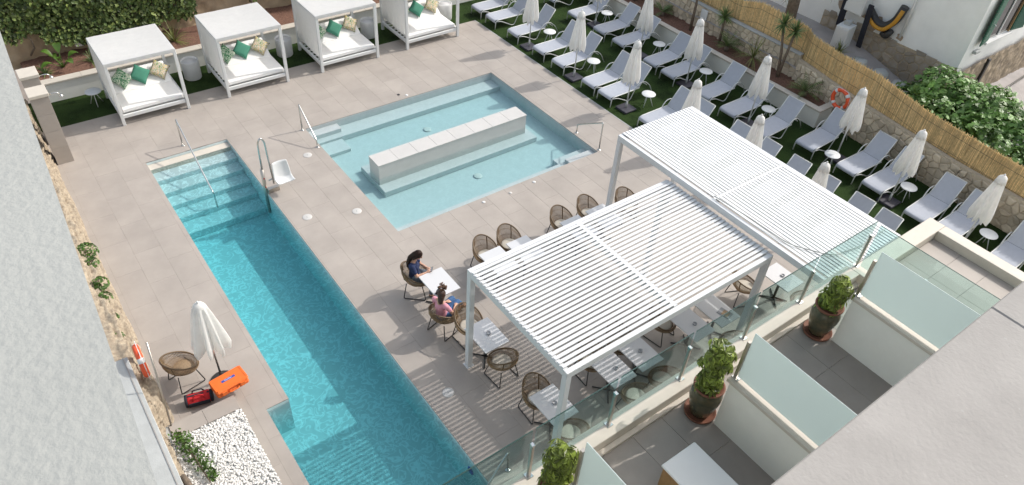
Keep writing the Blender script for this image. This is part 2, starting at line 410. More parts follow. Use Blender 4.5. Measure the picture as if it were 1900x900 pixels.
for ix in range(ix0, ix1+1):
    xa = 7.01+ix*TW; off = 0 if ix % 2 else TL/2
    for iy in range(-7, 10):
        ya = 11.27+iy*TL+off; r0 = (max(xa,DECK[0]), min(xa+TW,DECK[1]), max(ya,DECK[2]), min(ya+TL,DECK[3]))
        if r0[1]-r0[0] < .03 or r0[3]-r0[2] < .03: continue
        ps = cut(r0, HOLES)
        if not ps: continue
        wide = (xa > 4.5 and ya < 9.6)
        if len(ps) == 1 and ps[0] == (xa, xa+TW, ya, ya+TL):
            o = bpy.data.objects.new('tile', full); C.objects.link(o); o.parent = deck; o.location = (xa+TW/2, ya+TL/2, 0)
        else:
            b = MB()
            for (x0,x1,y0,y1) in ps:
                gx0 = GAP if abs(x0-xa) < 1e-6 else 0; gx1 = GAP if abs(x1-xa-TW) < 1e-6 else 0
                gy0 = GAP if abs(y0-ya) < 1e-6 else 0; gy1 = GAP if abs(y1-ya-TL) < 1e-6 else 0
                b.box(x0+gx0, x1-gx1, y0+gy0, y1-gy1, -.02, 0, .002)
            b.build('tile', 'tile', deck)
# lawns
b = MB(); b.add([(15.37,-6,-.004),(21.9,-6,-.004),(21.9,24,-.004),(15.37,24,-.004)], [(0,1,2,3)])
b.add([(.10,22.15,-.004),(15.37,22.15,-.004),(15.37,24,-.004),(.10,24,-.004)], [(0,1,2,3)])
structure(b.build('lawn', 'turf', clean=False))
b = MB(); b.box(15.355, 15.385, -2, 22.15, -.05, .006); structure(b.build('lawn_edging', 'greyconcrete'))

ZW, ZF = -.10, -1.02
b = MB()
x0,x1,xn,yn,y0,y1 = 2.27, 4.55, 1.80, 9.54, 4.2, 19.14
def wall(b, p, q, z0, z1): b.add([(p[0],p[1],z0),(q[0],q[1],z0),(q[0],q[1],z1),(p[0],p[1],z1)], [(0,1,2,3)])
out = [(xn,y0),(x1,y0),(x1,y1),(x0,y1),(x0,yn),(xn,yn)]
for i in range(6): wall(b, out[i], out[(i+1) % 6], ZF, -.0201)
b.add([(p[0],p[1],ZF) for p in out], [tuple(range(6))])
basin = structure(b.build('swimming_pool', 'basin_pale', clean=False))
for (ya, yb, z, m) in ((18.86,19.138,-.092,'cream'),(18.43,18.86,-.22,'basin_pale'),(17.98,18.43,-.36,'basin_pale'),(17.54,17.98,-.50,'basin_pale'),(17.10,17.54,-.64,'basin_pale'),(16.55,17.10,-.80,'basin_pale')):
    B(2.273, 4.547, ya, yb-.001, ZF+.001, z, .012).build('step', m, basin)
for (yy, zz) in ((6.3,-.4),):
    q = MB(); q.lathe([(.0,0),(.085,.0),(.10,-.012),(.10,-.03)], 18); q.xf(Matrix.Translation((4.535,yy,zz)) @ Matrix.Rotation(R(-90),4,'Y')); q.build('pool_light', 'blue', basin)
b = MB(); e = .012; P = [(xn-e,y0),(x1+e,y0),(x1+e,y1+e),(x0-e,y1+e),(x0-e,yn+e),(xn-e,yn+e)]
b.add([(p[0],p[1],-1.3) for p in P]+[(p[0],p[1],ZW) for p in P], [tuple(reversed(range(6))), tuple(range(6,12))]+[(i,(i+1)%6,6+(i+1)%6,6+i) for i in range(6)])
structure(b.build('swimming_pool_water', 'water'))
# shallow pool
kx0,kx1,ky0,ky1 = KP; KZ = -.45; KW = -.055
b = MB(); out = [(kx0,ky0),(kx1,ky0),(kx1,ky1),(kx0,ky1)]
for i in range(4): wall(b, out[i], out[(i+1) % 4], KZ, -.0201)
b.add([(p[0],p[1],KZ) for p in out], [(0,1,2,3)])
kb = structure(b.build('shallow_pool', 'basin', clean=False))
for bx in ((kx0+.003,kx1-.003,17.92,ky1-.003,-.27),(kx0+.003,kx1-.003,ky0+.003,13.2,-.20),
           (kx0+.004,7.72,18.14,ky1-.004,-.13),(kx0+.004,7.60,17.30,17.915,-.34),
           (12.35,kx1-.005,13.205,13.50,-.24),(12.55,kx1-.005,ky0+.006,13.19,-.10)):
    B(bx[0],bx[1],bx[2],bx[3],KZ+.001,bx[4],.01).build('step', 'basin', kb)
for (cx,cy) in ((10.16,17.12),(10.13,14.23)):
    q = MB(); q.lathe([(.13,KZ+.001),(.13,KZ+.02),(.10,KZ+.03),(0,KZ+.03)], 20, (cx,cy)); q.build('floor_drain', 'slabwhite', kb)
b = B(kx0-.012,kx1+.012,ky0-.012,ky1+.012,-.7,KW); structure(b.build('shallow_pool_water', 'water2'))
bench = thing('pool_bench', 'long white stone bench block rising out of the shallow pool', 'bench', (0,0,0))
B(7.40,12.54,15.14,15.70,KZ+.002,.365).build('block', 'slabwhite', bench)
B(7.36,12.74,14.77,16.22,KZ+.003,-.27,.01).build('underwater_seat', 'basin', bench)
n = 8
for i in range(n):
    a = 7.388+i*(12.552-7.388)/n; B(a+.0015, a+(12.552-7.388)/n-.0015, 15.128, 15.712, .366, .40, .004).build('slab', 'slabwhite', bench)

# raised bed with white pebbles
bed = structure(B(-.02,1.37,5.0,10.03,-.3,.215).build('pebble_bed', 'greyconcrete'))
for i in range(2):
    xa = .10+i*.635; B(xa+.002, xa+.632, 9.66, 10.028, .216, .245, .002).build('tile', 'tile', bed)
b = MB(); rnd = random.Random(3)
ico = [(0,0,1),(.87,0,.3),(.27,.83,.3),(-.7,.51,.3),(-.7,-.51,.3),(.27,-.83,.3),(.7,.51,-.35),(-.27,.83,-.35),(-.87,0,-.35),(-.27,-.83,-.35),(.7,-.51,-.35)]
icf = [(0,1,2),(0,2,3),(0,3,4),(0,4,5),(0,5,1),(1,6,2),(2,7,3),(3,8,4),(4,9,5),(5,10,1),(2,6,7),(3,7,8),(4,8,9),(5,9,10),(1,10,6)]
for _ in range(5200):
    cx, cy = rnd.uniform(.02,1.36), rnd.uniform(7.0,9.65); r = rnd.uniform(.016,.034); ang = rnd.uniform(0,6.28); sx, sy, sz = r*rnd.uniform(.8,1.4), r*rnd.uniform(.7,1.1), r*rnd.uniform(.5,.85)
    z = .222+rnd.uniform(0,.02); ca, sa = math.cos(ang), math.sin(ang); tl = rnd.uniform(-.4,.4)
    b.add([(cx+ca*p[0]*sx-sa*p[1]*sy, cy+sa*p[0]*sx+ca*p[1]*sy, z+p[2]*sz+tl*p[0]*sx) for p in ico], icf, True)
q = stuff(b.build('pebbles', 'pebble', bed, clean=False))

# lids and small deck fittings
for i, (cx, cy, lab) in enumerate(((6.18,17.17,'round white deck lid beside the pool lift seat, nearest the shallow pool corner'),(5.0,14.61,'round white deck lid close to the long pool edge below the lift'),
        (6.19,14.15,'round white deck lid between the two pools, beside the shallow pool'),(5.03,7.86,'round white deck lid in the striped shade beside the pergola post'))):
    t = thing('skimmer_cover', lab, 'lid', (cx,cy,0), 0, 'round deck lids')
    q = MB(); q.lathe([(.125,.0),(.125,.006),(.115,.010),(.0,.010)], 24); q.build('cover', 'slabwhite', t)
    q = MB(); q.lathe([(.016,.0101),(.016,.016),(0,.016)], 10); q.build('screw', 'greyconcrete', t)
for (cx, cy, m, lab) in ((10.3,18.62,'white','tiny white deck nozzle at the far edge of the shallow pool'),(10.09,18.78,'black','tiny dark deck grate behind the shallow pool'),
        (10.11,12.62,'slabwhite','small pale deck nozzle at the middle of the shallow pool near edge'),(9.25,12.68,'white','small white deck nozzle left of the near edge middle of the shallow pool'),(10.98,12.67,'white','small white deck nozzle right of the near edge middle of the shallow pool')):
    q = MB(); q.lathe([(.05,0),(.05,.008),(.035,.02),(.012,.022),(0,.022)], 14, (cx,cy)); tag(q.build('deck_nozzle', m), lab, 'nozzle', 'small deck nozzles')

# ------------------------------------------------------------------ back planter, ivy wall
pl = thing('planter_wall', 'long white rendered planter wall with cream coping behind the cabanas', 'planter', (0,0,0))
B(.70,17.6,23.72,23.94,-.05,.585).build('wall', 'whitewall', pl)
n = 14
for i in range(n):
    a = .66+i*(17.6-.66)/n; B(a+.002, a+(17.6-.66)/n-.002, 23.68, 23.99, .586, .64, .005).build('coping_stone', 'cream', pl)
b = MB(); b.grid(lambda u,v: (.5+u*21.0, 23.95+v*2.2, .56+.05*noise.noise(Vector((u*60,v*9,0)))+.06*v), 160, 18)
structure(b.build('planting_soil', 'soil', clean=False))
b = MB()
def rockback(u, v):
    x = -.6+u*19; z = .4+v*4.2; return (x, 25.55+.16*noise.noise(Vector((x*1.3,z*1.3,2)))+.07*noise.noise(Vector((x*5,z*5,7))), z)
b.grid(rockback, 190, 44)
bw = thing('garden_wall', 'old earth coloured stone wall behind the cabanas', 'wall', (0,0,0)); b.build('face', 'earthwall', bw, clean=False)
B(-.6,18.4,25.8,26.1,.3,4.55).build('core', 'earthwall', bw)
rnd = random.Random(5)
def leafquad(b, c, nrm, up, L, W, fold=.15, smooth=False):
    """small pointed leaf: five points folded on the midrib"""
    n_ = Vector(nrm).normalized(); u = Vector(up); u = (u-n_*u.dot(n_))
    u = u.normalized() if u.length > 1e-5 else n_.orthogonal().normalized(); s_ = n_.cross(u); c = Vector(c)
    b.add([c-u*L*.5, c+s_*W*.5-u*L*.1+n_*fold*W, c+u*L*.5, c-s_*W*.5-u*L*.1+n_*fold*W], [(0,1,2),(0,2,3)], smooth)
def rv(r): return Vector((r.gauss(0,1), r.gauss(0,1), r.gauss(0,1))).normalized()
ivy = thing('ivy_hedge', 'dense green ivy hanging over the earth wall behind the cabanas', 'hedge', (0,25.3,.6))
def ivy_ok(x, z):
    f = noise.noise(Vector((x*.55, z*.8, 3.1))) + .6*noise.noise(Vector((x*1.7, z*1.7, 9)))
    base = .95+.35*noise.noise(Vector((x*.9,0,5)))
    lim = -.45+max(0, 1.5*(1-max(0,x-.3)/2.0)*(1.75-z)/.6 if z < 1.75 and x < 2.3 else 0)
    if 6.0 < x < 9: lim += 1.2
    if x >= 9: lim += .55
    return z > base and f > lim-.35*(z-1.0)
for nm, mt, cnt in (('leaves','ivy',12500),('light_leaves','ivy_light',8200)):
    b = MB(); k = 0
    while k < cnt:
        x, z = rnd.uniform(.2,14), rnd.uniform(.75,3.6)
        if not ivy_ok(x, z): k += .25; continue
        y = 25.38-.34*rnd.random()-.18*noise.noise(Vector((x*1.1,z*1.4,1)))
        nr = Vector((rnd.gauss(0,.55), -1, rnd.gauss(.45,.5))); L = rnd.uniform(.07,.15)
        leafquad(b, (x, y-25.3, z-.6), nr, (rnd.gauss(0,.6),0,-1), L, L*.95); k += 1
    stuff(b.build(nm, mt, ivy, clean=False))
for i in range(9):
    x = rnd.uniform(.8,6); pts = [(x,.12,.2)]
    for j in range(7): pts.append((pts[-1][0]+rnd.uniform(-.22,.3), rnd.uniform(-.1,.1), pts[-1][2]+.28))
    T(pts, [.03-.003*j for j in range(8)], 6).build('vine_stem', 'bark', ivy)
def blade(b, base, dirv, L, W, droop, seg=4, up=(0,0,1)):
    """narrow drooping leaf strip"""
    d = Vector(dirv).normalized(); p = Vector(base); s_ = d.cross(Vector(up)); s_ = s_.normalized() if s_.length > 1e-4 else Vector((1,0,0))
    V = []
    for i in range(seg+1):
        t = i/seg; wd = W*(1-t)**.6*(.55+.45*min(1,t*4)) if i < seg else .001
        V += [p-s_*wd/2, p+s_*wd/2]
        d = (d+Vector((0,0,-droop/seg))).normalized(); p = p+d*L/seg
    b.add(V, [(2*i,2*i+1,2*i+3,2*i+2) for i in range(seg)], True)
def rosette(b, c, n, L, W, droop, el0=5, el1=85, rn=rnd, up=1):
    for i in range(n):
        a = rn.uniform(0,6.283); el = R(el0+(el1-el0)*(i/n)**.8); l = L*rn.uniform(.75,1.1)
        blade(b, c, (math.cos(a)*math.cos(el), math.sin(a)*math.cos(el), math.sin(el)*up), l, W*rn.uniform(.8,1.2), droop*rn.uniform(.6,1.3))
# broad-leaved plant at the left end
bp_ = thing('banana_plant', 'broad leaved green plant in the soil beside the shower pillars', 'plant', (1.55,24.6,.58))
for i, (a, el, L) in enumerate(((150,60,.95),(200,40,.8),(80,70,1.0),(20,45,.8),(300,50,.75),(250,65,.85),(110,35,.8))):
    b = MB(); d = Vector((math.cos(R(a))*math.cos(R(el)), math.sin(R(a))*math.cos(R(el)), math.sin(R(el))))
    s_ = d.cross(Vector((0,0,1))).normalized(); st = d*L*.45; pts = []
    for k in range(9):
        t = k/8; p = st+d*L*.6*t+Vector((0,0,-.35*t*t)); wd = .115*math.sin(math.pi*min(1,t*.93+.05))**.7
        pts += [p-s_*wd+Vector((0,0,.03)), p, p+s_*wd+Vector((0,0,.03))]
    b.add(pts, [(3*k+j,3*k+j+1,3*k+4+j,3*k+3+j) for k in range(8) for j in (0,1)], True)
    b.tube([(0,0,0), st*.6, st], [.018,.013,.01], 6); b.build('leaf', 'leaf', bp_)
for i, (x, y, n_, L, lab, m) in enumerate(((2.35,24.55,40,.5,'low dark strappy plant between the broad leaved plant and the first cabana','spike'),(4.95,24.65,46,.75,'upright grassy plant between the first and second cabanas','yellowblade'),
        (3.2,24.7,34,.5,'low strappy plant behind the first cabana','spike'),(1.0,24.4,30,.4,'small dark leafy plant behind the shower heads','spike'))):
    t = thing('strappy_plant', lab, 'plant', (x,y,.58), 0, 'strappy plants in the back planter'); b = MB(); rosette(b, (0,0,0), n_, L, .035, 1.0, 20, 85); b.build('leaves', m, t, clean=False)
for x, h, lab in ((7.75,2.3,'bare thin trunk in the soil between the second and third cabanas'),(11.6,2.2,'bare thin trunk in the soil between the third and fourth cabanas')):
    t = thing('young_tree', lab, 'tree', (x,24.75,.55), 0, 'young trees in the back planter'); T([(0,0,0),(.03,.02,h*.5),(.0,.05,h)], [.045,.035,.025], 8).build('trunk', 'bark', t)
    b = MB(); rosette(b, (0,.05,h), 40, .5, .05, 1.0, 0, 80); b.build('crown', 'spike', t, clean=False)
q = B(2.12,2.36,25.18,25.30,.86,1.0,.01); tag(q.build('wall_box', 'white'), 'small white box on the earth wall beside the first cabana', 'box')

# ------------------------------------------------------------------ cabanas, cushions, drums
def cushion_mb(s=.42, th=.13, n=10):
    b = MB()
    for sg in (1,-1):
        def fn(u, v, sg=sg):
            x, y = u*2-1, v*2-1; bul = max(0,(1-x**4)*(1-y**4))**.5
            pin = 1-.10*(1-abs(x)**2)*(abs(y)**6)-.0; pin2 = 1-.10*(1-abs(y)**2)*(abs(x)**6)
            return (x*s/2*pin2, y*s/2*pin, sg*th/2*bul)
        b.grid(fn, n, n)
    return b
def make_cabana():
    t = thing('cabana', 'x', 'cabana', (0,0,0), 0, 'white poolside cabanas'); W, D, H = 1.96, 1.90, 1.98
    p = .042
    for (x, y) in ((p,p),(W-p,p),(p,D-p),(W-p,D-p)): B(x-p,x+p,y-p,y+p,.0,H-.09,.006).build('post', 'white', t)
    B(0,W,.002,.07,H-.088,H,.006).build('roof_beam', 'white', t); B(0,W,D-.07,D-.002,H-.088,H,.006).build('roof_beam', 'white', t)
    B(.002,.068,.072,D-.072,H-.087,H-.001,.006).build('roof_beam', 'white', t); B(W-.068,W-.002,.072,D-.072,H-.087,H-.001,.006).build('roof_beam', 'white', t)
    b = MB()
    def roof(u, v):
        x, y = .01+u*(W-.02), .01+v*(D-.02); sag = -.045*math.sin(math.pi*u)*math.sin(math.pi*v)
        wr = .010*noise.noise(Vector((u*5,v*14,1)))*math.sin(math.pi*u)
        return (x, y, H+.012+sag*.9+wr)
    b.grid(roof, 26, 26); b.build('canopy', 'fabric', t, clean=False)
    b = MB()
    b.grid(lambda u,v: (.01+u*(W-.02), -.012+.004*math.sin(u*40), H+.012-.10*v), 30, 2); b.build('valance', 'fabric', t, clean=False)
    b = MB(); b.grid(lambda u,v: (.02+.012*math.sin(u*34)*v, .09+u*(D-.18), H-.10-v*1.35), 40, 6); b.build('side_curtain', 'sheer', t, clean=False)
    b = MB(); b.grid(lambda u,v: (.09+u*(W-.18), D-.03+.01*math.sin(u*30), H-.10-v*.42), 36, 4); b.build('back_curtain', 'sheer', t, clean=False)
    # bed
    B(.09,W-.09,.02,.08,.22,.33,.008).build('bed_rail', 'white', t); B(.09,W-.09,D-.10,D-.04,.22,.33,.008).build('bed_rail', 'white', t)
    B(.012,.072,.09,D-.09,.22,.33,.008).build('bed_rail', 'white', t); B(W-.072,W-.012,.09,D-.09,.22,.33,.008).build('bed_rail', 'white', t)
    for i in range(7):
        y = .16+i*.22; B(.075,W-.075,y,y+.09,.30,.322).build('slat', 'white', t)
    B(.10,W-.10,.10,1.10,.335,.49,.035).build('mattress', 'mattress', t)
    b = B(.12,W-.12,0,.78,0,.14,.035); b.xf(Matrix.Translation((0,1.10,.37)) @ Matrix.Rotation(R(32),4,'X')); b.build('back_mattress', 'mattress', t)
    b = B(.16,W-.16,0,.78,-.03,-.006); b.xf(Matrix.Translation((0,1.10,.37)) @ Matrix.Rotation(R(32),4,'X')); b.build('back_panel', 'white', t)
    return t
CAB = [(2.27,4.24),(5.42,7.46),(8.60,10.78),(11.88,14.10)]
labs = ['white cabana daybed at the left end, next to the round side table', 'second white cabana daybed from the left, between two white drums', 'third white cabana daybed from the left, canopy cut by the photo top', 'rightmost white cabana daybed, next to the lawn corner']
cab0 = make_cabana(); CW = 1.96
for i, (xa, xb) in enumerate(CAB):
    o = cab0 if i == 0 else copytree(cab0)
    o.location = (xa, 21.31, 0); o.scale = ((xb-xa)/CW, 1, 1); o['label'] = labs[i]
    nm = ['leftmost','second','third','rightmost'][i]
    for k, (fx, m, desc, rz) in enumerate(((.26,'palmprint','palm leaf print cushion',40),(.53,'green','plain green cushion',46),(.82,'floralprint','pale floral print cushion',50))):
        c = cushion_mb(.50, .17).build('cushion', m)
        rot = Matrix.Rotation(R(46),4,'X') @ Matrix.Rotation(R(rz+random.uniform(-6,6)),4,'Z')
        c.matrix_world = Matrix.Translation((xa+(xb-xa)*fx, 22.62+random.uniform(-.03,.03), .80)) @ rot
        c.location.z = .80
        tag(c, f'{desc} on the {nm} cabana bed', 'cushion', 'cushions on the cabana beds')
def drum(x, y, lab):
    t = thing('drum_table', lab, 'side table', (x,y,0), 0, 'white drum tables between the cabanas')
    q = MB(); q.lathe([(.255,0),(.27,.02),(.275,.60),(.268,.625),(.255,.63),(.245,.615),(.243,.55)], 32); q.build('shell', 'lampdrum', t)
    q = MB(); q.lathe([(.242,.545),(.242,.57),(0,.57)], 32); q.build('inset_top', 'lampdrum', t)
for x, y, lab in ((4.92,23.12,'white drum table between the first and second cabanas'),(8.08,23.12,'white drum table between the second and third cabanas'),(11.22,22.95,'white drum table between the third and fourth cabanas'),(14.45,22.85,'white drum table right of the last cabana')):
    drum(x, y, lab)
def make_side_table(lab, loc, group):
    t = thing('side_table', lab, 'side table', loc, random.uniform(0,2), group)
    q = MB(); q.lathe([(0,.425),(.215,.425),(.23,.432),(.23,.445),(.225,.45),(0,.45)], 28); q.build('top', 'white', t)
    for k in range(3):
        a = R(120*k); T([(.03*math.cos(a),.03*math.sin(a),.424),(.20*math.cos(a),.20*math.sin(a),0)], .011, 6).build('leg', 'white', t)
    return t
make_side_table('round white side table on the turf left of the first cabana', (1.95,22.95,0), 'round side tables by the cabanas')
# showers
for (y, lab) in ((20.24,'tiled shower pillar with pale cap, the one nearer the pool'),(21.38,'tiled shower pillar with pale cap, the one nearer the planter')):
    t = thing('shower_pillar', lab, 'shower', (.28,y,0), 0, 'tiled shower pillars')
    B(0,.40,0,.46,0,2.04).build('core', 'grout', t)
    for k in range(4):
        z = k*.51
        B(-.001,.401,-.012,-.0005,z+.002,z+.508,.002).build('tile', 'tile', t); B(.4005,.412,.001,.459,z+.002,z+.508,.002).build('tile', 'tile', t)
    B(-.03,.44,-.04,.50,2.041,2.13,.008).build('cap', 'cream', t)
    a = [(.41,.25,1.93),(.56,.25,1.95),(.66,.25,1.93),(.70,.25,1.86)]; T(fillet(a,.04), .014, 8).build('shower_arm', 'steel', t)
    q = MB(); q.lathe([(.018,1.87),(.05,1.83),(.055,1.815),(0,1.815)], 16, (.71,.25)); q.build('shower_head', 'steel', t)

# ------------------------------------------------------------------ lawn furniture: loungers, tables, umbrellas
def make_lounger():
    t = thing('sun_lounger', 'x', 'sun lounger', (0,0,0), 0, 'grey sling sun loungers on the lawn'); hw = .33
    for s in (-1,1):
        y = s*hw
        T(fillet([(-.02,y,0),(.0,y,.30),(.10,y,.345),(1.24,y,.36)], .09, 5), .017, 8).build('side_rail', 'frame', t)
        T(fillet([(.05,y*1.03,.30),(.25,y*1.03,.27),(.74,y*1.03,.02),(.86,y*1.03,.03),(1.05,y*1.05,.44),(1.20,y*1.07,.57),(1.42,y*1.07,.56),(1.70,y*1.05,.35),(1.90,y*1.03,.0)], .10, 5), .0155, 8).build('arm_frame', 'frame', t)
        T([(1.22,s*(hw-.02),.36),(1.69,s*(hw-.035),.97)], .016, 8).build('back_rail', 'frame', t)
    T([(-.0,-hw,.27),(-.0,hw,.27)], .015, 8).build('cross_bar', 'frame', t)
    T([(1.69,-hw+.035,.97),(1.69,hw-.035,.97)], .015, 8).build('cross_bar', 'frame', t)
    T(fillet([(1.42,-hw+.02,.50),(1.62,-hw+.02,.34),(1.62,hw-.02,.34),(1.42,hw-.02,.50)], .05), .012, 6).build('back_stay', 'frame', t)
    b = MB()
    prof = [(-.035,.25),(-.045,.30),(-.02,.345),(.04,.362),(.3,.352),(.7,.345),(1.05,.358),(1.22,.372)]
    def sl_(u, v, prof=prof):
        k = u*(len(prof)-1); i = min(int(k), len(prof)-2); f = k-i
        x = prof[i][0]*(1-f)+prof[i+1][0]*f; z = prof[i][1]*(1-f)+prof[i+1][1]*f
        return (x, (v-.5)*2*(hw-.012), z-.02*math.sin(math.pi*v)*math.sin(math.pi*u))
    b.grid(sl_, 14, 6); b.build('seat_sling', 'sling', t, clean=False)
    b = MB(); b.grid(lambda u,v: (1.225+.465*u+.02*math.sin(math.pi*u)*math.sin(math.pi*v), (v-.5)*2*(hw-.02-.012*u), .375+.605*u), 8, 6); b.build('back_sling', 'sling', t, clean=False)
    return t
FRONT = [22.40,21.43,20.0,18.45,17.35,15.73,14.90,12.95,12.08,10.62,9.55,8.45,7.50,6.42,5.62]
BACK = [21.75,20.10,18.56,17.45,15.72,14.80,13.18,12.00,10.65,9.40,7.94,7.0,5.53,4.70,3.22]
BX = [18.75,18.6,18.6,18.55,18.5,18.45,18.45,18.35,18.25,18.95,18.95,18.87,18.7,18.65,18.6]
lg = make_lounger()
for i, y in enumerate(FRONT):
    o = lg if i == 0 else copytree(lg)
    o.location = (15.62, y, 0); o.rotation_euler = (0,0,R(random.uniform(-1.5,1.5)))
    o['label'] = f'grey sling sun lounger in the row along the deck, {ORD[i]} from the far end'
for i, y in enumerate(BACK):
    o = copytree(lg); o.location = (BX[i], y, 0); o.rotation_euler = (0,0,R(random.uniform(-2,2)))
    o['label'] = f'grey sling sun lounger in the row along the planter, {ORD[i]} from the far end'
FT = [(16.71,19.22),(16.64,16.67),(16.74,14.03)]
BT = [(19.71,19.39),(19.63,16.44),(19.60,14.12),(19.5,11.3),(19.09,8.56),(19.62,6.35),(19.56,3.96)]
for i, (x, y) in enumerate(FT): make_side_table(f'round white side table between loungers of the deck side row, {ORD[i]} from the far end', (x,y,0), 'round side tables on the lawn')
for i, (x, y) in enumerate(BT): make_side_table(f'round white side table between loungers of the planter side row, {ORD[i]} from the far end', (x,y,0), 'round side tables on the lawn')
def make_umbrella(loc, lab, seed, group='closed white umbrellas on the lawn', base='square', top=2.42, pole_m='white', open_=1.0):
    t = thing('closed_umbrella', lab, 'umbrella', loc, 0, group); r_ = random.Random(seed)
    ph = r_.uniform(0,6.28); ph2 = r_.uniform(0,6.28); lean = r_.uniform(-.02,.02)
    hem = 1.08+r_.uniform(-.05,.05)
    N_ = 64; b = MB(); V = []; K = 16
    for i in range(K+1):
        t_ = i/K; zc = top-.10-(top-.10-hem)*t_
        for j in range(N_):
            a = 2*math.pi*j/N_
            base_r = (.095+.140*t_**.75)*open_
            fold = 1+(.10+.30*t_)*math.cos(8*a+ph)+.10*t_*math.cos(3*a+ph2)+.06*t_*math.cos(16*a)
            rr = base_r*fold*(1-.18*max(0,t_-.86)/.14)
            dz = -.10*t_**3*(math.cos(8*a+ph)*.6+.5*math.cos(2*a+ph2))
            V.append((rr*math.cos(a)+lean*t_, rr*math.sin(a), zc+dz))
    F = [(i*N_+j, i*N_+(j+1)%N_, (i+1)*N_+(j+1)%N_, (i+1)*N_+j) for i in range(K) for j in range(N_)]
    b.add(V, F, True); b.build('canopy', 'canvas', t, clean=False)
    b = MB(); b.lathe([(.0,top+.005),(.05,top-.005),(.105,top-.06),(.118,top-.14),(.135,top-.21)], 32, fr=lambda a,r,z: (r*(1+.10*math.cos(8*a+ph)*(1 if r > .08 else .2)), z-.02*(r > .09)*math.cos(8*a+ph))); b.build('top_cap', 'canvas', t, clean=False)
    b = MB(); b.lathe([(0,top+.05),(.018,top+.045),(.022,top+.015),(.012,top)], 12); b.build('finial', 'white', t)
    T([(0,0,.05),(0,0,top)], .022, 10).build('pole', pole_m, t)
    if base == 'square':
        B(-.25,.25,-.25,.25,.0,.075,.012).build('base', 'plum', t); T([(0,0,.07),(0,0,.30)], .032, 10).build('pole_socket', 'greyconcrete', t)
    else:
        q = MB(); q.lathe([(.24,0),(.24,.03),(.20,.06),(.05,.075),(0,.075)], 28); q.build('base', 'black', t); T([(0,0,.07),(0,0,.28)], .034, 10).build('pole_socket', 'black', t)
    return t
UF = [(15.83,19.28),(15.82,16.70),(15.98,14.22),(15.80,11.55),(15.85,9.32),(15.50,7.0)]
UB = [(19.20,19.45),(18.96,16.72),(18.92,14.32),(18.80,11.45),(19.68,8.70),(19.10,6.50),(18.95,4.25)]
for i, (x, y) in enumerate(UF): make_umbrella((x,y,0), f'closed white umbrella in the deck side row of loungers, {ORD[i]} from the far end', 40+i)
for i, (x, y) in enumerate(UB): make_umbrella((x,y,0), f'closed white umbrella in the planter side row of loungers, {ORD[i]} from the far end', 60+i)

# ------------------------------------------------------------------ right planter, stone walls, reed fence
rp = thing('planter_box', 'long white planter with cream coping along the lawn, planted with spiky plants', 'planter', (0,0,0))
X0, Y0, Y1 = 20.56, 10.15, 23.70
B(X0, X0+.16, Y0, Y1, -.05, .575).build('front_wall', 'whitewall', rp); B(X0+.161, 21.62, Y0, Y0+.16, -.05, .574).build('end_wall', 'whitewall', rp)
n = 11
for i in range(n):
    a = Y0-.03+i*(Y1-Y0+.03)/n; B(X0-.04, X0+.20, a+.002, a+(Y1-Y0+.03)/n-.002, .576, .64, .006).build('coping_stone', 'cream', rp)
B(X0+.203, 21.60, Y0-.03, Y0+.20, .576, .64, .006).build('coping_stone', 'cream', rp)
b = MB(); b.grid(lambda u,v: (X0+.15+u*1.2, Y0+.15+v*13.6, .50+.05*noise.noise(Vector((u*9,v*70,3)))+.05*u), 14, 150); structure(b.build('planter_soil', 'soil', clean=False))

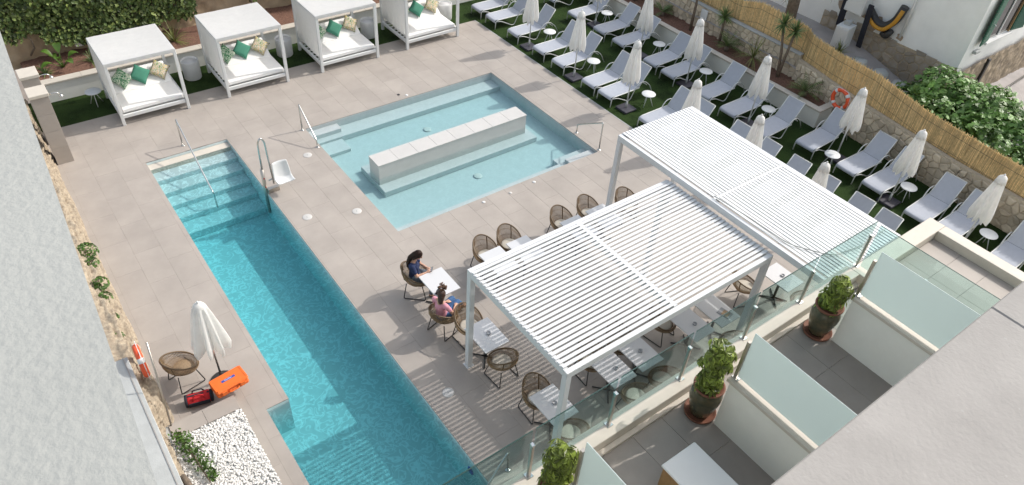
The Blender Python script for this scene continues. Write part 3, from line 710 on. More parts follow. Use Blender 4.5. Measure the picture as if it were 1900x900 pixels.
def clip(poly, p, nrm):
    out = []
    for i in range(len(poly)):
        a, c = poly[i], poly[(i+1) % len(poly)]
        da = (a[0]-p[0])*nrm[0]+(a[1]-p[1])*nrm[1]; dc = (c[0]-p[0])*nrm[0]+(c[1]-p[1])*nrm[1]
        if da <= 0: out.append(a)
        if da*dc < 0: t = da/(da-dc); out.append((a[0]+(c[0]-a[0])*t, a[1]+(c[1]-a[1])*t))
    return out
def stones(parent, o, U, V, Nn, W, Htop, sx, sz, h, m, rn, gap=.012, name='stone'):
    """irregular stones of a Voronoi pattern, each its own object, laid on the plane o + u*U + v*V"""
    o, U, V, Nn = Vector(o), Vector(U), Vector(V), Vector(Nn); nu, nv = max(1,round(W/sx)), max(1,round(Htop(0)/sz))
    seeds = [((i+.5+rn.uniform(-.42,.42))*W/nu, (j+.5+rn.uniform(-.42,.42))) for i in range(-1,nu+1) for j in range(-1,nv+1)]
    seeds = [(u, v*Htop(u)/nv) for u, v in seeds]
    for (su, sv) in seeds:
        if su < 0 or su > W or sv < 0: continue
        ht = min(Htop(max(0,su-.1)), Htop(min(W,su+.1)))
        if sv > ht: continue
        poly = [(max(0,su-1.2),max(0,sv-1.2)),(min(W,su+1.2),max(0,sv-1.2)),(min(W,su+1.2),min(ht,sv+1.2)),(max(0,su-1.2),min(ht,sv+1.2))]
        for (tu, tv) in seeds:
            if (tu, tv) == (su, sv): continue
            dx, dy = tu-su, tv-sv
            if dx*dx+dy*dy > 2.6: continue
            l = math.hypot(dx,dy); poly = clip(poly, ((su+tu)/2-dx/l*gap, (sv+tv)/2-dy/l*gap), (dx/l,dy/l))
            if len(poly) < 3: break
        if len(poly) < 3: continue
        # drop tiny edges
        pp = [p for i, p in enumerate(poly) if math.hypot(p[0]-poly[i-1][0], p[1]-poly[i-1][1]) > .02]
        if len(pp) < 3: continue
        cu, cv = sum(p[0] for p in pp)/len(pp), sum(p[1] for p in pp)/len(pp); k = len(pp); hh = h*rn.uniform(.6,1.3)
        b = MB(); vs_ = []
        for (sc_, d) in ((1,-.02),(.97,hh*.55),(.80,hh)):
            for p in pp: vs_.append(o+U*(cu+(p[0]-cu)*sc_)+V*(cv+(p[1]-cv)*sc_)+Nn*(d+(rn.uniform(-.25,.25)*hh if d > 0 else 0)))
        b.add(vs_, [(r_*k+i, r_*k+(i+1)%k, (r_+1)*k+(i+1)%k, (r_+1)*k+i) for r_ in (0,1) for i in range(k)]+[tuple(2*k+i for i in range(k))])
        b.build(name, m, parent)
rn = random.Random(21)
w1 = thing('stone_wall', 'taller pale stone retaining wall behind the spiky plants of the planter', 'wall', (0,0,0), 0, 'stone garden walls')
B(21.74,21.86,12.08,23.6,-.2,1.40).build('mortar_core', 'mortar', w1)
stones(w1, (21.735,23.5,.50), (0,-1,0), (0,0,1), (-1,0,0), 11.4, lambda u: .89, .25, .22, .035, 'stone', rn)
B(21.67,21.87,12.06,23.6,1.401,1.45,.012).build('coping', 'greyconcrete', w1)
w2 = thing('stone_wall', 'lower rubble stone wall along the lawn below the reed fence', 'wall', (0,0,0), 0, 'stone garden walls')
PATH = [(21.66,12.06),(21.16,9.2),(20.86,6.0),(20.62,1.0)]; TOPZ = [1.25,1.16,1.05,1.0]
for i in range(3):
    a, c = Vector((*PATH[i],0)), Vector((*PATH[i+1],0)); d = (c-a); L = d.length; d.normalize(); nn = Vector((d.y,-d.x,0)); nn = nn if nn.x < 0 else -nn
    za, zb = TOPZ[i], TOPZ[i+1]
    bk = -nn*.12
    m_ = MB(); m_.add([a+Vector((0,0,-.2)), c+Vector((0,0,-.2)), c+Vector((0,0,zb)), a+Vector((0,0,za)), a+bk+Vector((0,0,-.2)), c+bk+Vector((0,0,-.2)), c+bk+Vector((0,0,zb)), a+bk+Vector((0,0,za))],
        [(0,1,2,3),(4,5,6,7),(3,2,6,7),(0,1,5,4),(0,3,7,4),(1,2,6,5)]); m_.build('mortar_core', 'mortar', w2)
    stones(w2, a+nn*.004, d, (0,0,1), nn, L, lambda u, za=za, zb=zb, L=L: za+(zb-za)*u/L-.015, .25, .225, .04, 'stone', rn)
    m_ = MB(); e1 = nn*.015; e2 = -nn*.13; up = Vector((0,0,.03)); A, Cc = a+Vector((0,0,za+.002)), c+Vector((0,0,zb+.002))
    m_.add([A+e1,Cc+e1,Cc+e2,A+e2,A+e1+up,Cc+e1+up,Cc+e2+up,A+e2+up], [(0,1,2,3),(4,5,6,7),(0,1,5,4),(1,2,6,5),(2,3,7,6),(3,0,4,7)]); m_.build('coping', 'mortar', w2)
# reed fence
fe = thing('reed_fence', 'tan reed screen fence on top of the stone walls', 'fence', (0,0,0))
FP = [(22.10,23.0,2.25),(22.10,17.0,2.15),(22.10,15.1,2.08),(22.10,14.3,2.30),(22.10,12.4,2.22),(22.04,12.0,2.06),(21.78,10.8,2.05),(21.56,9.3,2.10),(21.50,8.8,2.02),(21.38,7.4,1.82),(21.22,5.2,1.74),(21.0,2.0,1.65),(20.9,-.5,1.6)]
FP = [(x-.20 if y > 12.2 else x-.24, y-.1, z+.12) for x, y, z in FP]
b = MB(); rn = random.Random(8)
for i in range(len(FP)-1):
    (xa,ya,za), (xb,yb,zb) = FP[i], FP[i+1]; L = math.hypot(xb-xa,yb-ya); k = int(L/.0145)
    for j in range(k):
        t = (j+rn.random())/k; x, y = xa+(xb-xa)*t, ya+(yb-ya)*t; zt = za+(zb-za)*t+rn.uniform(-.035,.03); r_ = rn.uniform(.005,.010)
        x += rn.uniform(0,.03); lx, ly = rn.uniform(-.02,.02), rn.uniform(-.05,.05); z0 = .9
        V = []
        for (px,py,pz) in ((x,y,z0),(x+lx,y+ly,zt)):
            for q_ in range(3): a = 2.094*q_+1.0; V.append((px-r_*math.cos(a), py+r_*math.sin(a), pz))
        b.add(V, [(0,1,4,3),(1,2,5,4),(2,0,3,5),(3,4,5)])
stuff(b.build('reeds', 'reed', fe, clean=False))
for dz in (.25,.75):
    T([(p[0]-.02,p[1],p[2]-dz) for p in FP], .005, 4).build('wire', 'bark', fe)
b = MB()
for i in range(len(FP)-1):
    (xa,ya,za), (xb,yb,zb) = FP[i], FP[i+1]; b.add([(xa+.045,ya,.8),(xb+.045,yb,.8),(xb+.045,yb,zb-.06),(xa+.045,ya,za-.06),(xa+.06,ya,.8),(xb+.06,yb,.8),(xb+.06,yb,zb-.06),(xa+.06,ya,za-.06)], [(0,1,2,3),(4,5,6,7),(3,2,6,7)])
b.build('backing_mat', 'reed', fe, clean=False)
def life_ring(lab, mtx, group='orange life rings'):
    t = thing('life_ring', lab, 'life ring', (0,0,0), 0, group); t.matrix_world = mtx
    T(arc((0,0,0),.29,0,360-360/36,35,'xz'), .062, 12, True).build('ring', 'ringorange', t)
    for k in range(4):
        a = 45+90*k; b = MB(); b.tube(arc((0,0,0),.29,a-9,a+9,4,'xz'), .0645, 12); b.build('white_band', 'white', t)
    pts = []
    for k in range(48):
        a = R(360*k/48); rr = .37+.03*math.cos(4*a+math.pi); pts.append((rr*math.cos(a),.02,rr*math.sin(a)))
    T(pts, .008, 5, True).build('grab_rope', 'white', t)
life_ring('orange life ring with white bands on the stone wall, behind a closed umbrella', Matrix.Translation((20.95,9.86,1.10)) @ Matrix.Rotation(R(82),4,'Z'))
q = B(21.60,21.66,16.15,16.45,1.0,1.36,.012); tag(q.build('meter_box', 'white'), 'small white meter box on the pale stone wall behind a thin trunk', 'box')
# plants in the right planter
def yucca(loc, stems, lab, m='spike', n_=95, L=.42):
    t = thing('yucca', lab, 'plant', loc, 0, 'spiky trees in the planter')
    for (dx, dy, h) in stems:
        T([(0,0,0),(dx*.4,dy*.4,h*.5),(dx,dy,h)], [.06,.045,.04], 8).build('trunk', 'bark', t)
        b = MB(); rosette(b, (dx,dy,h), n_, L, .05, .5, -35, 88); b.build('crown', m, t, clean=False)
yucca((21.35,12.45,.5), [(-.05,.35,1.80),(.0,-.12,1.72)], 'spiky yucca with two tall trunks near the planter end', L=.46)
yucca((21.50,15.25,.5), [(-.05,.0,1.05)], 'spiky yucca with one short trunk in the planter')
yucca((21.35,16.55,.5), [(.0,.0,2.15)], 'tall thin trunked yucca in front of the meter box')
for (x,y,L,n_,lab,m,dr) in ((21.10,11.15,.62,60,'dark green cycad at the near end of the planter','spike',.9),(21.28,14.72,.60,60,'dark green cycad in front of the short yucca','spike',.9),(21.3,18.0,.45,40,'dark cycad at the far part of the planter','spike',.9),(21.4,19.6,.4,34,'small dark cycad at the photo top edge of the planter','spike',.9)):
    t = thing('cycad', lab, 'plant', (x,y,.52), 0, 'cycads in the planter'); b = MB(); r_ = random.Random(int(x*100+y*10))
    T([(0,0,0),(0,0,.14)], .09, 10).build('stump', 'bark', t)
    for i in range(n_//2):
        a = r_.uniform(0,6.28); el = R(r_.uniform(15,75)); d = Vector((math.cos(a)*math.cos(el), math.sin(a)*math.cos(el), math.sin(el))); p = Vector((0,0,.14)); s_ = d.cross(Vector((0,0,1))).normalized()
        for k in range(11):
            p = p+d*L/11; d = (d+Vector((0,0,-dr/11))).normalized()
            wl = .13*math.sin(math.pi*(k+1.2)/12.5)
            for sg in (-1,1):
                q2 = p+s_*sg*wl+d*.05; b.add([p-d*.014, p+d*.014, q2], [(0,1,2)])
    b.build('fronds', m, t, clean=False)
t = thing('cordyline', 'pale yellowish grassy spike plant between the cycads and the two trunked yucca', 'plant', (21.12,13.45,.52)); b = MB(); rosette(b, (0,0,.35), 60, .85, .028, 1.2, 5, 88); b.build('leaves', 'yellowblade', t, clean=False); T([(0,0,0),(0,0,.36)], .035, 8).build('trunk', 'bark', t)

# ------------------------------------------------------------------ neighbour's garden, house, fig tree
b = MB()
def gz(x, y): return max(-.1, min(1.0, (y-8.4)*.26)) + .05*noise.noise(Vector((x*.8,y*.8,0)))
b.grid(lambda u,v: (21.6+u*40, -12+v*45, gz(21.6+u*40, -12+v*45)-.02), 90, 100); structure(b.build('garden_ground', 'paved', clean=False))
hs = thing('neighbour_house', 'old white plastered house with stone base and green shutters beyond the fence', 'house', (25.4,8.6,0))
HW, HL, HH = 8.5, 9.0, 6.5
B(0,HW,0,HL,-.3,HH).build('wall', 'plaster', hs)
B(-.3,HW+.3,-.3,HL+.3,HH+.01,HH+.2).build('roof', 'terracotta', hs)
rn = random.Random(33)
B(-.045,-.002,-.02,5.2,-.3,1.52).build('base_mortar', 'flagjoint', hs)
stones(hs, (-.05,5.2,-.1), (0,-1,0), (0,0,1), (-1,0,0), 5.2, lambda u: 1.66+.12*math.sin(u*5), .34, .30, .02, 'flag', rn, gap=.016, name='base_stone')
b = MB(); b.grid(lambda u,v: (-.04+u*(HW+.04), -.10-.05*noise.noise(Vector((u*30,v*7,4)))-.04*noise.noise(Vector((u*90,v*22,1))), -.3+v*(1.75+.2*u+.18*noise.noise(Vector((u*14,0,8))))), 110, 26)
b.build('rubble_base', 'rubble', hs, clean=False)
wd = bpy.data.objects.new('window', MB().mesh('window')); 
b = MB(); b.box(1.15,2.60,-.012,.0,2.30,4.2); win = b.build('window', 'darkglass', hs)
for xx in (1.12,2.60): B(xx,xx+.06,-.06,-.013,2.26,4.2,.006).build('frame', 'wood', win)
B(1.84,1.90,-.05,-.013,2.30,4.2,.006).build('mullion', 'white', win); B(1.0,2.8,-.14,-.002,2.18,2.255,.01).build('sill', 'white', win)
for (x0_, ang) in ((1.10,-172),(2.68,-8)):
    sh = MB(); sh.box(0,.68,-.02,.02,0,1.9)
    M_ = Matrix.Translation((x0_,-.07,2.30)) @ Matrix.Rotation(R(ang),4,'Z'); sh.xf(M_); so_ = sh.build('shutter', 'shutter', hs)
    for k in range(22):
        s2 = MB(); s2.box(.06,.62,-.032,.032,.07+k*.082,.115+k*.082); s2.xf(M_); s2.build('slat', 'shutter', so_)
T(fillet([(.9,-.02,2.95),(.75,-.22,2.95),(.62,-.25,3.02)],.05), .02, 6).build('wall_bracket', 'white', hs)
B(.55,.85,-.13,-.01,1.95,2.05,.01).build('wall_vent', 'greyconcrete', hs)
B(1.9,2.05,-.19,-.10,.55,1.45,.01).build('vent_slot', 'black', hs)
rn = random.Random(2)
for (y, z, s_) in ((3.6,1.95,.28),(3.35,1.75,.34),(2.9,1.78,.22),(3.1,2.05,.16),(4.2,2.5,.25),(2.2,1.72,.18),(4.6,1.9,.3)):
    pp = []
    for k in range(9): a = 2*math.pi*k/9; r_ = s_*rn.uniform(.4,1.0); pp.append((-.006, y+r_*math.cos(a), z+r_*.8*math.sin(a)))
    b = MB(); b.add(pp+[(0.0,p[1],p[2]) for p in pp], [tuple(range(9))]+[(k,(k+1)%9,9+(k+1)%9,9+k) for k in range(9)]); b.build('bare_patch', 'barepatch', hs)
T([(26.9,8.2,.02),(27.6,7.75,.03),(28.6,7.7,.03),(29.8,8.0,.04),(31.5,8.1,.04)], .035, 6)
q = T(fillet([(26.0,7.5,.04),(27.4,7.75,.04),(28.8,8.0,.05),(31.5,8.15,.05)],.5), .03, 6); tag(q.build('black_hose', 'black'), 'black hose lying on the paving beside the old house', 'hose')
cb = thing('utility_cabinet', 'white metal cabinet standing against the old house wall', 'cabinet', (24.55,12.35,.93), R(8))
B(-.30,.30,-.24,.24,0,.80,.015).build('body', 'white', cb); B(-.318,-.301,-.215,.215,.05,.74,.005).build('door', 'white', cb); B(-.26,.26,-.20,.20,-.06,-.001).build('plinth', 'terracotta', cb)
B(-.05,.22,-.10,.12,.801,.93,.01).build('top_unit', 'greyconcrete', cb)
wb = thing('wall_cabinet', 'white box mounted on the old house wall above the metal cabinet', 'cabinet', (25.1,12.5,2.05)); B(-.25,.28,-.35,.35,0,.8,.015).build('body', 'white', wb); B(-.262,-.251,-.30,.30,.05,.75).build('door', 'white', wb)
bl = thing('dark_board', 'dark boards leaning between the white cabinets at the old house', 'board', (25.0,12.35,1.0))
b = B(-.03,.03,-.56,-.38,-.02,1.6); b.xf(Matrix.Rotation(R(-8),4,'Y')); b.build('board', 'navyfabric', bl); b = B(-.03,.03,.40,.62,.4,1.9); b.xf(Matrix.Rotation(R(-5),4,'Y')); b.build('board', 'navyfabric', bl)
dr = thing('hanging_gear', 'black and yellow gear hanging on the old house wall', 'gear', (25.3,11.5,1.9))
for (pts, rr, m, nm) in (([(-.12,.55,.35),(-.16,.2,.1),(-.16,-.15,.02),(-.12,-.45,.35),(-.1,-.55,.9)],.14,'black','black_roll'),([(-.24,.5,.22),(-.30,.15,-.02),(-.29,-.2,-.05),(-.24,-.48,.3),(-.2,-.58,.8)],.07,'yellow','yellow_strap'),([(-.1,-.15,-.18),(-.14,-.32,-.25),(-.1,-.42,.0)],.12,'black','black_bag')):
    T(fillet(pts,.2), rr, 10).build(nm, m, dr)
q = T([(25.28,10.75,1.75),(25.28,10.72,4.5)], .045, 8); tag(q.build('drain_pipe', 'white'), 'pale drain pipe on the corner of the old house wall by the hanging gear', 'pipe')
rn = random.Random(4)
for i, (x, y, s_) in enumerate(((24.3,11.3,.28),(24.1,10.8,.22),(24.6,10.6,.30),(24.2,10.1,.2),(24.75,9.9,.25),(24.0,9.6,.3))):
    b = MB(); b.ball((x,y,gz(x,y)+.05), (s_*1.2,s_,s_*.55), 9, 6)
    b.v = [tuple(Vector(p)+Vector((1,1,1))*.07*noise.noise(Vector(p)*4)) for p in b.v]
    tag(b.build('garden_rock', 'greyconcrete'), f'grey boulder at the foot of the old house wall, {ORD[i]} from the cabinet', 'rock', 'boulders by the old house')
for i, (x, y) in enumerate(((24.0,12.0),(23.6,11.2),(23.5,13.2))):
    t = thing('garden_weed', f'green strappy weed clump behind the reed fence, {ORD[i]} in line', 'plant', (x,y,gz(x,y)), 0, 'weeds behind the fence'); b = MB(); rosette(b, (0,0,0), 40, .55, .04, 1.0, 25, 85); b.build('leaves', 'yellowblade' if i == 0 else 'spike', t, clean=False)
t = thing('date_palm', 'dark palm with arching fronds beside the old house, at the photo top', 'palm', (23.6,14.0,.9))
T([(0,0,0),(.05,.1,1.2),(0,.2,2.6)], [.22,.2,.18], 10).build('trunk', 'bark', t)
rn = random.Random(14)
for k in range(16):
    a = R(360*k/16+rn.uniform(-8,8)); el = R(rn.uniform(5,60)); d = Vector((math.cos(a)*math.cos(el), math.sin(a)*math.cos(el), math.sin(el))); p = Vector((0,.2,2.6)); s_ = d.cross(Vector((0,0,1))).normalized(); b = MB(); mid = [p.copy()]
    for j in range(18):
        p = p+d*.105; d = (d+Vector((0,0,-.10))).normalized(); mid.append(p.copy())
        for sg in (-1,1): b.add([p-d*.012, p+d*.016, p+s_*sg*.30*math.sin(math.pi*(j+2)/22)+d*.16+Vector((0,0,-.08))], [(0,1,2)])
    b.tube(mid, [.018-.0008*j for j in range(len(mid))], 4); b.build('frond', 'spike', t, clean=False)
def leafy_tree(name, lab, loc, trunk, blobs, n_leaf, L, m, seed, group=None):
    t = thing(name, lab, 'tree', loc, 0, group); r_ = random.Random(seed)
    T([(0,0,0),(.05,.04,trunk*.5),(0,.02,trunk)], [.12,.10,.08], 8).build('trunk', 'bark', t)
    for (c, rad) in blobs:
        c = Vector(c); T([(0,.02,trunk*.8), (c*.5+Vector((0,0,trunk*.3))), c], [.05,.035,.015], 6).build('limb', 'bark', t)
    b = MB(); tot = sum(rad[0]*rad[1]*rad[2] for _, rad in blobs)
    for (c, rad) in blobs:
        c = Vector(c); k = int(n_leaf*rad[0]*rad[1]*rad[2]/tot)
        for _ in range(k):
            d = rv(r_); rr = r_.uniform(.45,1)**.5; wob = 1+.28*noise.noise(Vector(d)*2.6+c*2)
            p = c+Vector((d.x*rad[0], d.y*rad[1], d.z*rad[2]))*rr*wob
            nr = (d*.6+rv(r_)*.7+Vector((0,0,.7))); l = L*r_.uniform(.6,1.25)
            n_ = nr.normalized(); u = (d+rv(r_)*.8-Vector((0,0,.35))); u = (u-n_*u.dot(n_)).normalized(); s_ = n_.cross(u)
            # lobed leaf
            b.add([p, p+s_*l*.48+u*l*.15-n_*l*.06, p+s_*l*.20+u*l*.45, p+s_*l*.42+u*l*.80-n_*l*.08, p+u*l*1.05-n_*l*.12, p-s_*l*.42+u*l*.80-n_*l*.08, p-s_*l*.20+u*l*.45, p-s_*l*.48+u*l*.15-n_*l*.06],
                  [(0,1,2),(2,3,4),(0,2,4),(0,4,6),(6,4,5),(0,6,7)])
    stuff(b.build('crown', m, t, clean=False)); return t
leafy_tree('fig_tree', 'bushy fig tree with big bright leaves growing over the reed fence', (23.9,7.1,0), 1.0,
    [((-.9,1.4,1.0),(.75,.8,.6)),((-1.5,.4,1.25),(.75,.9,.6)),((-.3,.9,1.5),(.95,1.0,.7)),((-1.6,-.8,1.2),(.7,.9,.7)),((-.5,-.6,1.5),(1.0,1.0,.8)),((-1.7,-1.9,1.0),(.75,.9,.7)),((-.6,-2.0,1.3),(1.0,1.0,.8)),((-1.2,-3.0,.9),(.9,.9,.8)),((.5,.2,1.1),(.9,1.0,.7))], 7600, .18, 'fig', 77)
leafy_tree('shrub', 'round dark green shrub on the paving behind the fig tree', (27.0,5.9,0), .3, [((0,0,.5),(.6,.7,.45)),((.5,-.4,.55),(.6,.6,.45))], 1500, .13, 'fig', 78)

# ------------------------------------------------------------------ pergolas
def pergola(name, lab, x0, x1, y0, y1, top, axis, pitch, blade_w, posts, tilt, mids):
    t = thing(name, lab, 'pergola', (x0,y0,0), 0, 'white louvred pergolas'); W, D = x1-x0, y1-y0; bw, bh = .10, .16; z0 = top-bh
    B(0,W,0,bw,z0,top-.012,.006).build('beam', 'pergola', t); B(0,W,D-bw,D,z0,top-.012,.006).build('beam', 'pergola', t)
    B(.001,bw,bw+.001,D-bw-.001,z0,top-.012,.006).build('beam', 'pergola', t); B(W-bw,W-.001,bw+.001,D-bw-.001,z0,top-.012,.006).build('beam', 'pergola', t)
    for (px, py) in posts: B(px,px+.12,py,py+.12,0,z0-.001,.006).build('post', 'pergola', t); B(px-.03,px+.15,py-.03,py+.15,0,.012,.003).build('foot_plate', 'pergola', t)
    span, other = (D, W) if axis == 'x' else (W, D)
    cuts = [.012]+[m for m in mids]+[other-.012]
    for m in mids:
        if axis == 'x': B(m-.05,m+.05,bw+.002,D-bw-.002,z0+.01,top+.010,.005).build('cross_beam', 'pergola', t)
        else: B(bw+.002,W-bw-.002,m-.04,m+.04,z0+.01,top-.006,.005).build('cross_beam', 'pergola', t)
    for k in range(len(cuts)-1):
        a, c = cuts[k]+(.035 if k else 0), cuts[k+1]-(.035 if k < len(cuts)-2 else 0); L = c-a
        b = MB(); b.box(-L/2,L/2,-blade_w/2,blade_w/2,-.008,.008,.003)
        b.xf(Matrix.Rotation(R(tilt),4,'X'))
        if axis == 'y': b.xf(Matrix.Rotation(R(90),4,'Z'))
        me = b.mesh('louver'); me.materials.append(M['pergola']); e = MB(); e.box(-.012,.012,-.02,.02,-.03,.006); 
        n_ = int((span-2*bw+.04)/pitch)
        for i in range(n_):
            s_ = bw+.01+(i+.5)*(span-2*bw-.02)/n_
            o = bpy.data.objects.new('louver', me); C.objects.link(o); o.parent = t
            o.location = (((a+c)/2, s_, top+.004) if axis == 'x' else (s_, (a+c)/2, top+.004))
            o.rotation_euler = (R(random.gauss(0,1.2)),0,0) if axis == 'x' else (0,R(random.gauss(0,.8)),0)
    return t
pergola('pergola', 'white louvred pergola nearer the long pool, louvers running left to right', 5.73, 11.12, 5.30, 8.30, 2.84, 'x', .102, .074, [(.0,2.88),(.0,.0),(5.27,2.88),(5.27,.0)], -9, [2.68])
pergola('pergola', 'white louvred pergola nearer the lawn, higher one casting shade on the other', 11.14, 13.68, 4.12, 10.0, 3.05, 'y', .097, .082, [(.0,5.76),(2.42,5.76),(2.42,.0),(.0,.0)], 6, [2.95])
q = T(fillet([(11.26,7.1,3.09),(11.30,6.2,3.12),(11.36,5.2,3.09),(11.8,4.5,3.10),(12.6,4.35,3.10),(13.5,4.4,3.10)],.2), .012, 6); tag(q.build('power_cable', 'greyconcrete'), 'dark cable lying along the inner beam of the higher pergola', 'cable')

# ------------------------------------------------------------------ tables and chairs
def make_table(loc, lab):
    t = thing('dining_table', lab, 'table', loc, 0, 'white cafe tables')
    B(-.305,.305,-.405,.405,.712,.74,.004).build('top', 'tabletop', t); T([(0,0,.02),(0,0,.711)], .032, 12).build('column', 'black', t)
    for k in range(4):
        a = R(45+90*k); b = MB(); b.tube([(.02*math.cos(a),.02*math.sin(a),.045),(.30*math.cos(a),.36*math.sin(a),.016)], [.024,.015], 6); b.build('foot', 'black', t)
    return t
def make_chair(cush=True):
    t = thing('rattan_chair', 'x', 'chair', (0,0,0), 0, 'rattan tub chairs')
    def rim(a):
        bk = .5-.5*math.cos(a)           # 1 at the back
        return Vector(((.30+.05*bk)*math.cos(a), .30*math.sin(a), .50+.32*bk**1.3))
    def bot(a): return Vector((.20*math.cos(a)+.02, .21*math.sin(a), .395))
    N_ = 76
    T([rim(2*math.pi*i/48) for i in range(48)], .017, 8, True).build('rim', 'rattan_rim', t)
    b = MB()
    for i in range(N_):
        a = 2*math.pi*i/N_; p, q_ = bot(a), rim(a); m_ = (p+q_)/2+Vector((math.cos(a),math.sin(a),-.25))*.055
        b.tube([p,m_,q_], .0078, 4)
    for f in (.33,.66):
        b.tube([bot(2*math.pi*i/40)*(1-f)+rim(2*math.pi*i/40)*f+Vector((math.cos(2*math.pi*i/40),math.sin(2*math.pi*i/40),-.25))*.05 for i in range(40)], .005, 4, True)
    b.build('weave', 'rattan', t, clean=False)
    b = MB(); b.lathe([(0,.375),(.20,.38),(.215,.395),(.20,.405),(0,.405)], 24, (.02,0)); b.build('seat_base', 'rattan', t)
    for a in (R(140),R(220)): T([bot(a), (bot(a)+rim(a))/2+Vector((math.cos(a),math.sin(a),-.25))*.062, rim(a)], .011, 6).build('back_rib', 'rattan_rim', t)
    if cush:
        b = MB(); b.lathe([(0,.406),(.19,.406),(.215,.425),(.21,.45),(.17,.465),(0,.468)], 24, (.02,0)); b.build('seat_cushion', 'cushion', t)
    for s in (-1,1):
        T(fillet([(.16,s*.19,.42),(.26,s*.26,.012),(-.26,s*.26,.012),(-.20,s*.19,.42)], .04), .0115, 8).build('leg', 'black', t)
    T([(.02,-.2,.385),(.02,.2,.385)], .01, 6).build('under_bar', 'black', t)
    return t
TB = [(6.21,10.08,'white table between the two seated women'),(6.21,8.21,'white table behind the near left pergola post, with ashtray'),(6.28,6.03,'white table beside the pergola post behind the glass railing'),
      (7.77,9.95,'first white table from the left along the far pergola edge'),(8.55,9.92,'second white table from the left along the far pergola edge'),(10.15,9.84,'third white table from the left along the far pergola edge'),(11.0,9.84,'fourth white table from the left along the far pergola edge, by the tall post'),
      (7.84,6.04,'white striped shade table at the glass, left of a pair'),(8.61,6.04,'white striped shade table at the glass, right of a pair'),(10.14,5.98,'white table at the glass, left of the one with the magazine'),(10.93,5.95,'white table at the glass carrying a magazine'),(13.08,5.84,'white table at the right end under the higher pergola')]
for (x, y, lab) in TB: make_table((x,y,0), lab)
ash = 0
for i in (1,2,7,8,9,11):
    x, y, lab = TB[i]; b = MB(); b.lathe([(.045,.0),(.05,.03),(.042,.03),(.036,.012),(0,.012)], 16)
    o = b.build('ashtray', 'glassware'); o.location = (x+random.uniform(-.04,.06), y-.02+random.uniform(-.05,.05), .741); tag(o, ['small glass ashtray on the table behind the left pergola post','small glass ashtray on the table beside the glass railing post','small glass ashtray on the left striped shade table','small glass ashtray on the right striped shade table','small glass ashtray on the table left of the magazine','small glass ashtray on the right end table'][ash], 'ashtray', 'ashtrays on the tables'); ash += 1
b = B(-.11,.11,-.15,.15,0,.012,.002); o = b.build('magazine', 'glassware'); o.location = (11.0,5.80,.741); o.rotation_euler = (0,0,R(12)); tag(o, 'magazine with dark cover lying on a table behind the glass', 'magazine')
B(-.085,.085,-.10,.06,.0121,.0128).build('cover_picture', 'rattan', o)
chair0 = make_chair(True)
CH = [(5.99,10.73,-41,'rattan tub chair the long haired woman sits in'),(5.88,9.38,16,'rattan tub chair the woman in pink sits in'),
      (6.20,8.86,-88,'rattan tub chair behind the near left pergola post'),(6.21,7.62,94,'rattan tub chair with its back to us at the ashtray table by the post'),
      (6.27,6.50,-92,'rattan tub chair at the table beside the glass railing, left side'),(6.28,5.45,90,'rattan tub chair seen through the glass beside the near pergola post'),
      (7.80,10.52,-90,'first rattan tub chair along the far pergola edge, from the left'),(8.52,10.54,-94,'second rattan tub chair along the far pergola edge, from the left'),(10.10,10.42,-90,'third rattan tub chair along the far pergola edge, from the left'),(10.98,10.40,-88,'fourth rattan tub chair along the far pergola edge, by the tall post'),
      (7.80,6.62,-92,'rattan tub chair mostly under the pergola, behind the left striped table'),(8.62,6.62,-90,'rattan tub chair mostly under the pergola, behind the right striped table'),
      (7.95,5.38,86,'rattan tub chair seen through the glass before the left striped table'),(8.72,5.38,92,'rattan tub chair seen through the glass before the right striped table'),
      (9.85,6.55,-80,'rattan tub chair under the pergola edge left of the magazine table'),(10.72,5.22,100,'dark rattan tub chair seen through the glass before the magazine table'),
      (12.35,6.30,-25,'rattan tub chair with pale seat at the right end table, left side'),(13.15,5.15,90,'rattan tub chair behind the glass at the right end table'),
      (12.05,10.1,-95,'rattan tub chair in the gap between the two pergolas'),
      (.76,11.10,12,'lone rattan tub chair by the rock wall next to the red bag')]
for i, (x, y, a, lab) in enumerate(CH):
    o = chair0 if i == 0 else copytree(chair0)
    o.location = (x,y,0); o.rotation_euler = (0,0,R(a)); o['label'] = lab
    if i in (0,1,19):
        for ch in list(o.children):
            if ch.name.startswith('seat_cushion') and i: bpy.data.objects.remove(ch)

# ------------------------------------------------------------------ the two women
def remeshed(b, name, m, parent, vox=.009, it=4):
    o = b.build(name, m, parent, clean=False)
    r_ = o.modifiers.new('remesh', 'REMESH'); r_.mode = 'VOXEL'; r_.voxel_size = vox; r_.use_smooth_shade = True
    s_ = o.modifiers.new('smooth', 'SMOOTH'); s_.iterations = it; s_.factor = .5
    return o
def hand(b, wrist, d, side, curl=.5):
    """palm, four unequal bent fingers and a thumb from the palm's side"""
    w_ = Vector(wrist); d = Vector(d).normalized(); s_ = Vector(side).normalized(); n_ = d.cross(s_)
    b.cap(w_, .024, w_+d*.075, .030); b.cap(w_+d*.03-s_*.02, .018, w_+d*.08-s_*.03, .016); b.cap(w_+d*.03+s_*.02, .018, w_+d*.08+s_*.03, .016)
    for k, L in enumerate((.062,.072,.068,.054)):
        r0 = w_+d*.085+s_*(-.033+.022*k); k1 = r0+(d*math.cos(curl*.6)-n_*math.sin(curl*.6))*L*.5; k2 = k1+(d*math.cos(curl*1.6)-n_*math.sin(curl*1.6))*L*.5
        b.cap(r0, .0095, k1, .0088, 8); b.cap(k1, .0088, k2, .0075, 8)
    th = w_+d*.025-s_*.028; b.cap(th, .013, th+d*.04-s_*.022, .011, 8); b.cap(th+d*.04-s_*.022, .011, th+d*.068-s_*.016-n_*.012, .009, 8)
